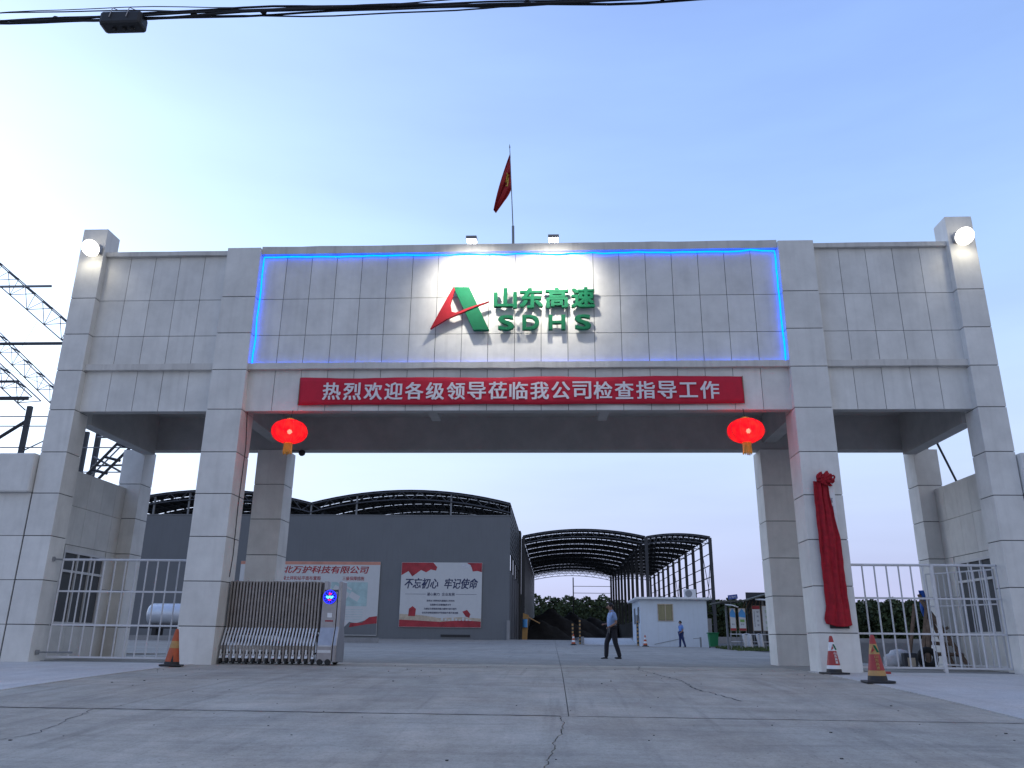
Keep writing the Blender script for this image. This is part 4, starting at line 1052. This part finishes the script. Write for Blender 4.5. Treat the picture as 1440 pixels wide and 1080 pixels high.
board(11.69, .37, 1.2, 1, 'second notice board with blue top and green print under the canopy')
board(12.50, .42, 1.35, 2, 'white notice board with red header and four lines under the canopy')
board(13.05, .42, 1.35, 3, 'pale green notice board beside the right rear column')
for k, (x, w, lab) in enumerate(((11.72, .5, 'wider drooping white sack hung on the low fence by the boards'), (12.40, .34, 'narrower drooping white sack hung on the low fence by the boards'))):
    e = empty('hanging_sack', (x, 29.0, gz(11, 29)+.05), lab, 'sack')
    MB().grid(lambda u, v: (-w/2+w*u+.1*v, -.05*math.sin(u*9+v*2), .8-.72*v+.05*math.sin(u*PI)), 12, 10).build('cloth', 'bag', e, smooth=True).modifiers.new('t', 'SOLIDIFY').thickness = .02
    MB().bar((-w/2, 0, .8), (w/2, 0, .8), .02).build('rod', 'post_grey', e)
lfn = empty('low_fence', (10.9, 29.3, gz(11, 29)), 'low dark rail fence along the verge in front of the boards', 'fence')
MB().bar((0, 0, .85), (3.6, 0, .85), .025).bar((0, 0, .45), (3.6, 0, .45), .02).build('rail', 'white_metal', lfn)
for k in range(7): MB().bar((k*.6, 0, 0), (k*.6, 0, .9), .025).build('post', 'post_grey', lfn)
# verge grass
b = MB(); r = random.Random(9)
for _ in range(5200):
    x = r.uniform(10.4, 20); y = r.uniform(26.8, 36); 
    if x < 11.2+(36-y)*-.05+.0: continue
    z = gz(x, y); h_ = r.uniform(.06, .26); a = r.uniform(0, PI); dx_, dy_ = .03*math.cos(a), .03*math.sin(a)
    i = len(b.v); b.v += [(x-dx_, y-dy_, z), (x+dx_, y+dy_, z), (x+r.uniform(-.08, .08), y+r.uniform(-.08, .08), z+h_)]; b.f.append((i, i+1, i+2))
tag(b.build('grass', 'grass'), None, None, kind='stuff')
ch_ = empty('grey_cabinet', (12.45, 46, gz(12, 46)), 'plain grey block cabinet behind the green bin', 'cabinet')
MB().box(-.5, .6, 0, 1, 0, 1.9).build('body', 'lowwall', ch_); MB().box(-.45, .05, -.03, -.001, .1, 1.8).build('door', 'post_grey', ch_)
tag(MB().box(12.6, 40, 50, 50.4, 0, 1.0).build('block_wall', 'lowwall'), 'grey boundary block wall beyond the right side of the yard', 'wall')

# ------------------------------------------------------------------ behind the right railing
tr = empty('timber_trestle', (11.0, 3.6, 0), 'leaning timber trestle and planks behind the right railing', 'trestle')
def plank(p, q, w=.06, t=.03): MB().bar(p, q, w, 4).build('plank', 'wood', tr)
plank((-.78, 0, 0), (-.25, .3, 1.75)); plank((.33, -.2, 0), (-.48, .2, 1.7)); plank((.18, .3, 0), (-.38, .5, 1.85), .05); plank((-.9, .5, 0), (-.5, .55, 1.6), .05)
plank((-.5, .1, .62), (.1, .1, .60), .045); plank((-.55, 0, .36), (.3, 0, .34), .045); plank((-.2, -.1, .95), (.15, .3, 1.0), .04)
plank((-.62, -.05, .1), (-.4, .1, 1.2), .07)
tp = tag(MB().grid(lambda u, v: (10.62+.16*u+.05*v+.02*math.sin(v*9), 4.1+.05*math.sin(u*8+v*5), 1.95-.95*v), 8, 14).build('blue_tarp', 'tarp', smooth=True), 'strip of blue tarpaulin hanging against the right rear column', 'tarp')
tp.modifiers.new('t', 'SOLIDIFY').thickness = .01
def bag(x, y, s_, label, dark=False):
    b = MB().lathe([(.02, 0), (.26, .02), (.3, .15), (.29, .33), (.2, .43), (.06, .46)], 14)
    r = random.Random(int(x*100)); b.v = [(a*s_*r.uniform(.9, 1.1), c*s_*r.uniform(.9, 1.1), d*s_) for a, c, d in b.v]
    o = b.build('sack', 'bag', smooth=True, loc=(x, y, .02)); tag(o, label, 'sack'); return o
bag(9.55, 3.6, .75, 'white woven sack left of the timber trestle'); bag(9.95, 4.2, .95, 'fatter white woven sack against the trestle')
tb = empty('cable_reel', (9.70, 3.0, .02), 'small dark wooden box with light front behind the cones', 'box'); 
MB().box(-.16, .16, -.1, .1, 0, .36).build('body', 'hall_steel', tb, bevel=.02); MB().box(-.09, .09, -.115, -.101, .05, .25).build('panel', 'tan_ink', tb)
ty = empty('old_tyre', (10.28, 3.3, .27), 'old black tyre standing against the trestle', 'tyre')
o = MB().tube([(0, .02*0, 0)]+[], .1) if False else None
P = [(.19*math.cos(a), 0, .19*math.sin(a)) for a in [k*2*PI/20 for k in range(21)]]
MB().tube(P, .075, 8).build('tread', 'rubber', ty, smooth=True)
tag(MB().box(7.9, 30, 8.2, 8.4, -.1, .62).build('low_block_wall', 'lowwall'), 'low grey wall behind the right railing below the trees', 'wall')
tag(MB().prism([(0, 0), (2.6, 0), (2.3, .9), (1.9, 1.05), (.5, 1.0), (.1, .8)], 9, 10.2).build('dark_tarpaulin_pile', 'hall_steel', loc=(8.3, 0, 0)), 'dark covered pile beyond the low wall behind the right railing', 'pile')
# broken kerb stones
for x, y in ((7.35, .1), (7.62, .12)):
    pass
tag(MB().box(7.52, 7.9, -.35, -.22, -.02, .04).build('brick', 'cone_red'), 'red brick lying at the foot of the right inner column', 'brick')

# ------------------------------------------------------------------ far wood
r = random.Random(31); b = MB()
def crown(cx, cy, cz, R, H, n):
    for _ in range(n):
        a = r.uniform(0, 2*PI); t = r.random(); rad = R*math.sin(math.acos(1-2*t)) if False else R*math.sqrt(max(0, 1-(2*t-1)**2))*r.uniform(.7, 1.05)
        x = cx+rad*math.cos(a); y = cy+rad*math.sin(a)*.8; z = cz+H*(t-.5)*r.uniform(.9, 1.05)
        s_ = r.uniform(.18, .42); nrm = Vector((r.gauss(0, 1), r.gauss(0, 1), r.gauss(0, 1)+.6)).normalized(); u = nrm.orthogonal().normalized(); w = nrm.cross(u); c = Vector((x, y, z))
        i = len(b.v); b.v += [tuple(c+u*s_), tuple(c+w*s_*.8), tuple(c-u*s_), tuple(c-w*s_*.8)]; b.f.append((i, i+1, i+2, i+3))
for k in range(80):
    x = -16+k*2.2+r.uniform(-.8, .8); y = 168+r.uniform(-7, 7)
    h_ = r.uniform(8.2, 9.4); crown(x, y, .6+h_*.52, r.uniform(2.3, 3.4), h_, 900); crown(x+1.1, y+8, .6+h_*.47, 3.4, h_*.97, 800)
for k in range(70):
    x = 20+k*1.8+r.uniform(-.6, .6); y = 128+r.uniform(-4, 4); crown(x, y, .6+3.3, r.uniform(2.2, 3.0), r.uniform(6.8, 7.6), 900); crown(x+.9, y+7, .6+3.1, 2.9, r.uniform(6.4, 7.4), 800)
tag(b.build('woodland', 'foliage'), None, None, kind='stuff')
hl = MB().prism([(-300, 0), (-300, 4), (-40, 6), (0, 7.6), (60, 8.4), (150, 8.6), (400, 8), (400, 0)], 178, 260).build('hill', 'foliage', loc=(0, 0, .4)); struct(hl)

# ------------------------------------------------------------------ people
def skin_mesh(name, joints, edges, m, parent, sub=2, root=0):
    me = bpy.data.meshes.new(name); me.from_pydata([j[0] for j in joints], edges, [])
    o = bpy.data.objects.new(name, me); COL.objects.link(o); o.parent = parent
    sk = o.modifiers.new('skin', 'SKIN'); sk.use_smooth_shade = True; sv_ = me.skin_vertices[0].data
    for i, j in enumerate(joints):
        rr = j[1]; sv_[i].radius = rr if isinstance(rr, tuple) else (rr, rr); sv_[i].use_root = (i == root)
    ss = o.modifiers.new('sub', 'SUBSURF'); ss.levels = sub; ss.render_levels = sub
    me.materials.append(M[m]); return o
def person(loc, rz, label, J, shirt, trs, sc=1.0, belly=0, longsleeve=False):
    e = empty('person', loc, label, 'person', rz=rz); e.scale = (sc,)*3
    V = {k: Vector(v) for k, v in J.items()}
    # body: one continuous surface. figure faces -X in local space, side = Y
    names = ['pel', 'waist', 'chest', 'neck', 'headb', 'head', 'top', 'shL', 'elL', 'wrL', 'haL', 'shR', 'elR', 'wrR', 'haR', 'hipL', 'knL', 'anL', 'hipR', 'knR', 'anR']
    R_ = dict(pel=(.12, .14), waist=(.115, .14), chest=(.12, .16), neck=.052, headb=.07, head=(.105, .086), top=.07, shL=.06, elL=.042, wrL=.028, haL=.02, shR=.06, elR=.042, wrR=.028, haR=.02, hipL=.085, knL=.055, anL=.04, hipR=.085, knR=.055, anR=.04)
    idx = {n_: i for i, n_ in enumerate(names)}
    ed = [('pel', 'waist'), ('waist', 'chest'), ('chest', 'neck'), ('neck', 'headb'), ('headb', 'head'), ('head', 'top'), ('chest', 'shL'), ('shL', 'elL'), ('elL', 'wrL'), ('wrL', 'haL'), ('chest', 'shR'), ('shR', 'elR'), ('elR', 'wrR'), ('wrR', 'haR'), ('pel', 'hipL'), ('hipL', 'knL'), ('knL', 'anL'), ('pel', 'hipR'), ('hipR', 'knR'), ('knR', 'anR')]
    body = skin_mesh('body', [(tuple(V[n_]), R_[n_]) for n_ in names], [(idx[a], idx[c]) for a, c in ed], 'skin', e)
    # face
    h = V['head']; f = Vector((-1, 0, 0))
    MB().prism([(-.135, -.035), (-.095, .01), (-.09, -.04)], h.y-.014, h.y+.014).build('nose', 'skin', body, loc=(h.x, 0, h.z))
    for s_ in (-1, 1):
        MB().lathe([(.004, -.012), (.022, 0), (.004, .014)], 8, (h.x+.015, h.y+s_*.085, h.z-.01)).build('ear', 'skin', body)
        MB().lathe([(.002, -.008), (.010, 0), (.002, .008)], 8, (h.x-.097, h.y+s_*.032, h.z+.01)).build('eye', 'hair', body)
    MB().box(h.x-.103, h.x-.09, h.y-.022, h.y+.022, h.z-.062, h.z-.054).build('mouth', 'red_ink', body)
    # hair cap
    prof = [(.100, -.01), (.104, .03), (.092, .075), (.06, .105), (.01, .118)]
    b = MB().lathe(prof, 20, (0, 0, 0)); b.v = [(max(v[0]*1.08+.026, -.052-.0*v[2]) if v[2] < .05 else v[0]*1.0+.012, v[1]*.92, v[2]) for v in b.v]
    b.lathe([(.055, -.075), (.085, -.02), (.075, .04)], 14, (.045, 0, 0))
    b.build('hair', 'hair', body, smooth=True, loc=(h.x, h.y, h.z))
    # fingers: five short chains per hand
    for s_, hn, wn_ in ((1, 'haL', 'wrL'), (-1, 'haR', 'wrR')):
        d = (V[hn]-V[wn_]).normalized(); side = Vector((0, 1, 0)) if abs(d.y) < .8 else Vector((0, 0, 1)); side = (side-d*side.dot(d)).normalized(); nn = d.cross(side)
        b = MB(); base = V[hn]-d*.01
        for k in range(4):
            o_ = side*(.027-.018*k); L = (.055, .065, .06, .045)[k]
            b.tube([base+o_*.8, base+o_+d*L*.55+nn*.006, base+o_+d*L*.8+nn*.028, base+o_+d*L*.75+nn*.045], [.010, .0095, .009, .007], 6)
        b.tube([base+side*.02-d*.03, base+side*.045+d*.0, base+side*.042+d*.03+nn*.012], [.012, .011, .009], 6)
        b.build('fingers', 'skin', body, smooth=True)
    # clothes
    g = .018
    sj = [(V['pel']+Vector((0, 0, .02)), (.135+belly*.3, .155)), (V['waist']+Vector((-belly*.35, 0, 0)), (.135+belly*.5, .165)), (V['chest'], (.14+belly*.1, .185)), (V['neck']-Vector((0, 0, .03)), .07)]
    for q in 'LR':
        sh, el, wr = V['sh'+q], V['el'+q], V['wr'+q]
        sj += [(sh, .085), (sh.lerp(el, .8) if not longsleeve else el, .072), ]
        if longsleeve: sj.append((el.lerp(wr, .9), .045))
    k = 3 if longsleeve else 2
    se = [(0, 1), (1, 2), (2, 3)]
    for q in range(2):
        o0 = 4+q*k; se.append((2, o0)); se += [(o0+t, o0+t+1) for t in range(k-1)]
    skin_mesh('shirt', [(tuple(a), b_) for a, b_ in sj], se, shirt, e)
    MB().lathe([(.075, -.02), (.072, .02), (.062, .035)], 14).build('collar', shirt, e, loc=tuple(V['neck']-Vector((0, 0, .0))))
    tj = [(V['pel'], (.135, .158))]
    te = []
    for q in 'LR':
        hp_, kn, an = V['hip'+q], V['kn'+q], V['an'+q]; o0 = len(tj)
        tj += [(hp_, .118), (hp_.lerp(kn, .5), .104), (kn, .086), (kn.lerp(an, .55), .078), (an-Vector((0, 0, .05)), .070)]
        te += [(0, o0)]+[(o0+t, o0+t+1) for t in range(4)]
    skin_mesh('trousers', [(tuple(a), b_) for a, b_ in tj], te, trs, e)
    w = V['pel']; MB().lathe([(.148, .085), (.148, .125)], 20).build('belt', 'black', e, loc=(w.x, w.y, w.z))
    for q in 'LR':
        a = V['an'+q]; pit = J.get('pit'+q, 0) if isinstance(J.get('pit'+q, 0), (int, float)) else 0
        sj_ = [(( .055, 0, .0), (.038, .038)), ((-.04, 0, -.012), (.045, .04)), ((-.13, 0, -.022), (.042, .028)), ((-.19, 0, -.026), (.030, .022))]
        so_ = skin_mesh('shoe', sj_, [(0, 1), (1, 2), (2, 3)], 'black', e); so_.location = a-Vector((0, 0, .055)); so_.rotation_euler = (0, PITCH.get(q, 0), 0)
    return e
PITCH = {'L': 0, 'R': 0}
J1_ = dict(pel=(0, 0, .93), waist=(-.01, 0, 1.08), chest=(.0, 0, 1.34), neck=(-.02, 0, 1.50), headb=(-.045, 0, 1.56), head=(-.06, 0, 1.645), top=(-.05, 0, 1.70),
    shL=(0, .20, 1.40), elL=(.03, .27, 1.14), wrL=(-.19, .20, 1.08), haL=(-.25, .17, 1.09),
    shR=(-.01, -.20, 1.40), elR=(.05, -.27, 1.12), wrR=(-.16, -.22, 1.00), haR=(-.22, -.19, .99),
    hipL=(.0, .10, .90), knL=(-.17, .10, .52), anL=(-.20, .10, .10),
    hipR=(.0, -.10, .90), knR=(.06, -.10, .50), anR=(.20, -.10, .11))
PITCH = {'L': .05, 'R': .12}
p1_ = person((2.85, 9, gz(2.85, 9)-.02), .25, 'man in light blue short-sleeved shirt and black trousers walking left across the yard', J1_, 'shirt', 'trousers', 1.0, belly=.07)
J2_ = dict(pel=(0, 0, .92), waist=(0, 0, 1.06), chest=(.01, 0, 1.32), neck=(-.0, 0, 1.48), headb=(-.02, 0, 1.54), head=(-.03, 0, 1.615), top=(-.03, 0, 1.67),
    shL=(.01, .19, 1.38), elL=(.05, .25, 1.10), wrL=(.06, .24, .86), haL=(.06, .23, .78),
    shR=(.01, -.19, 1.38), elR=(.03, -.26, 1.10), wrR=(-.12, -.2, .95), haR=(-.18, -.17, .93),
    hipL=(.0, .09, .89), knL=(-.02, .10, .49), anL=(-.05, .10, .09),
    hipR=(.0, -.09, .89), knR=(.09, -.10, .49), anR=(.24, -.10, .09))
PITCH = {'L': 0, 'R': 0}
p2_ = person((9.52, 38.4, gz(9, 38.4)-.01), .35, 'worker in blue shirt and navy trousers standing before the white hut wall', J2_, 'shirt_blue', 'trousers_blue', .99)

S.render.engine = 'CYCLES'
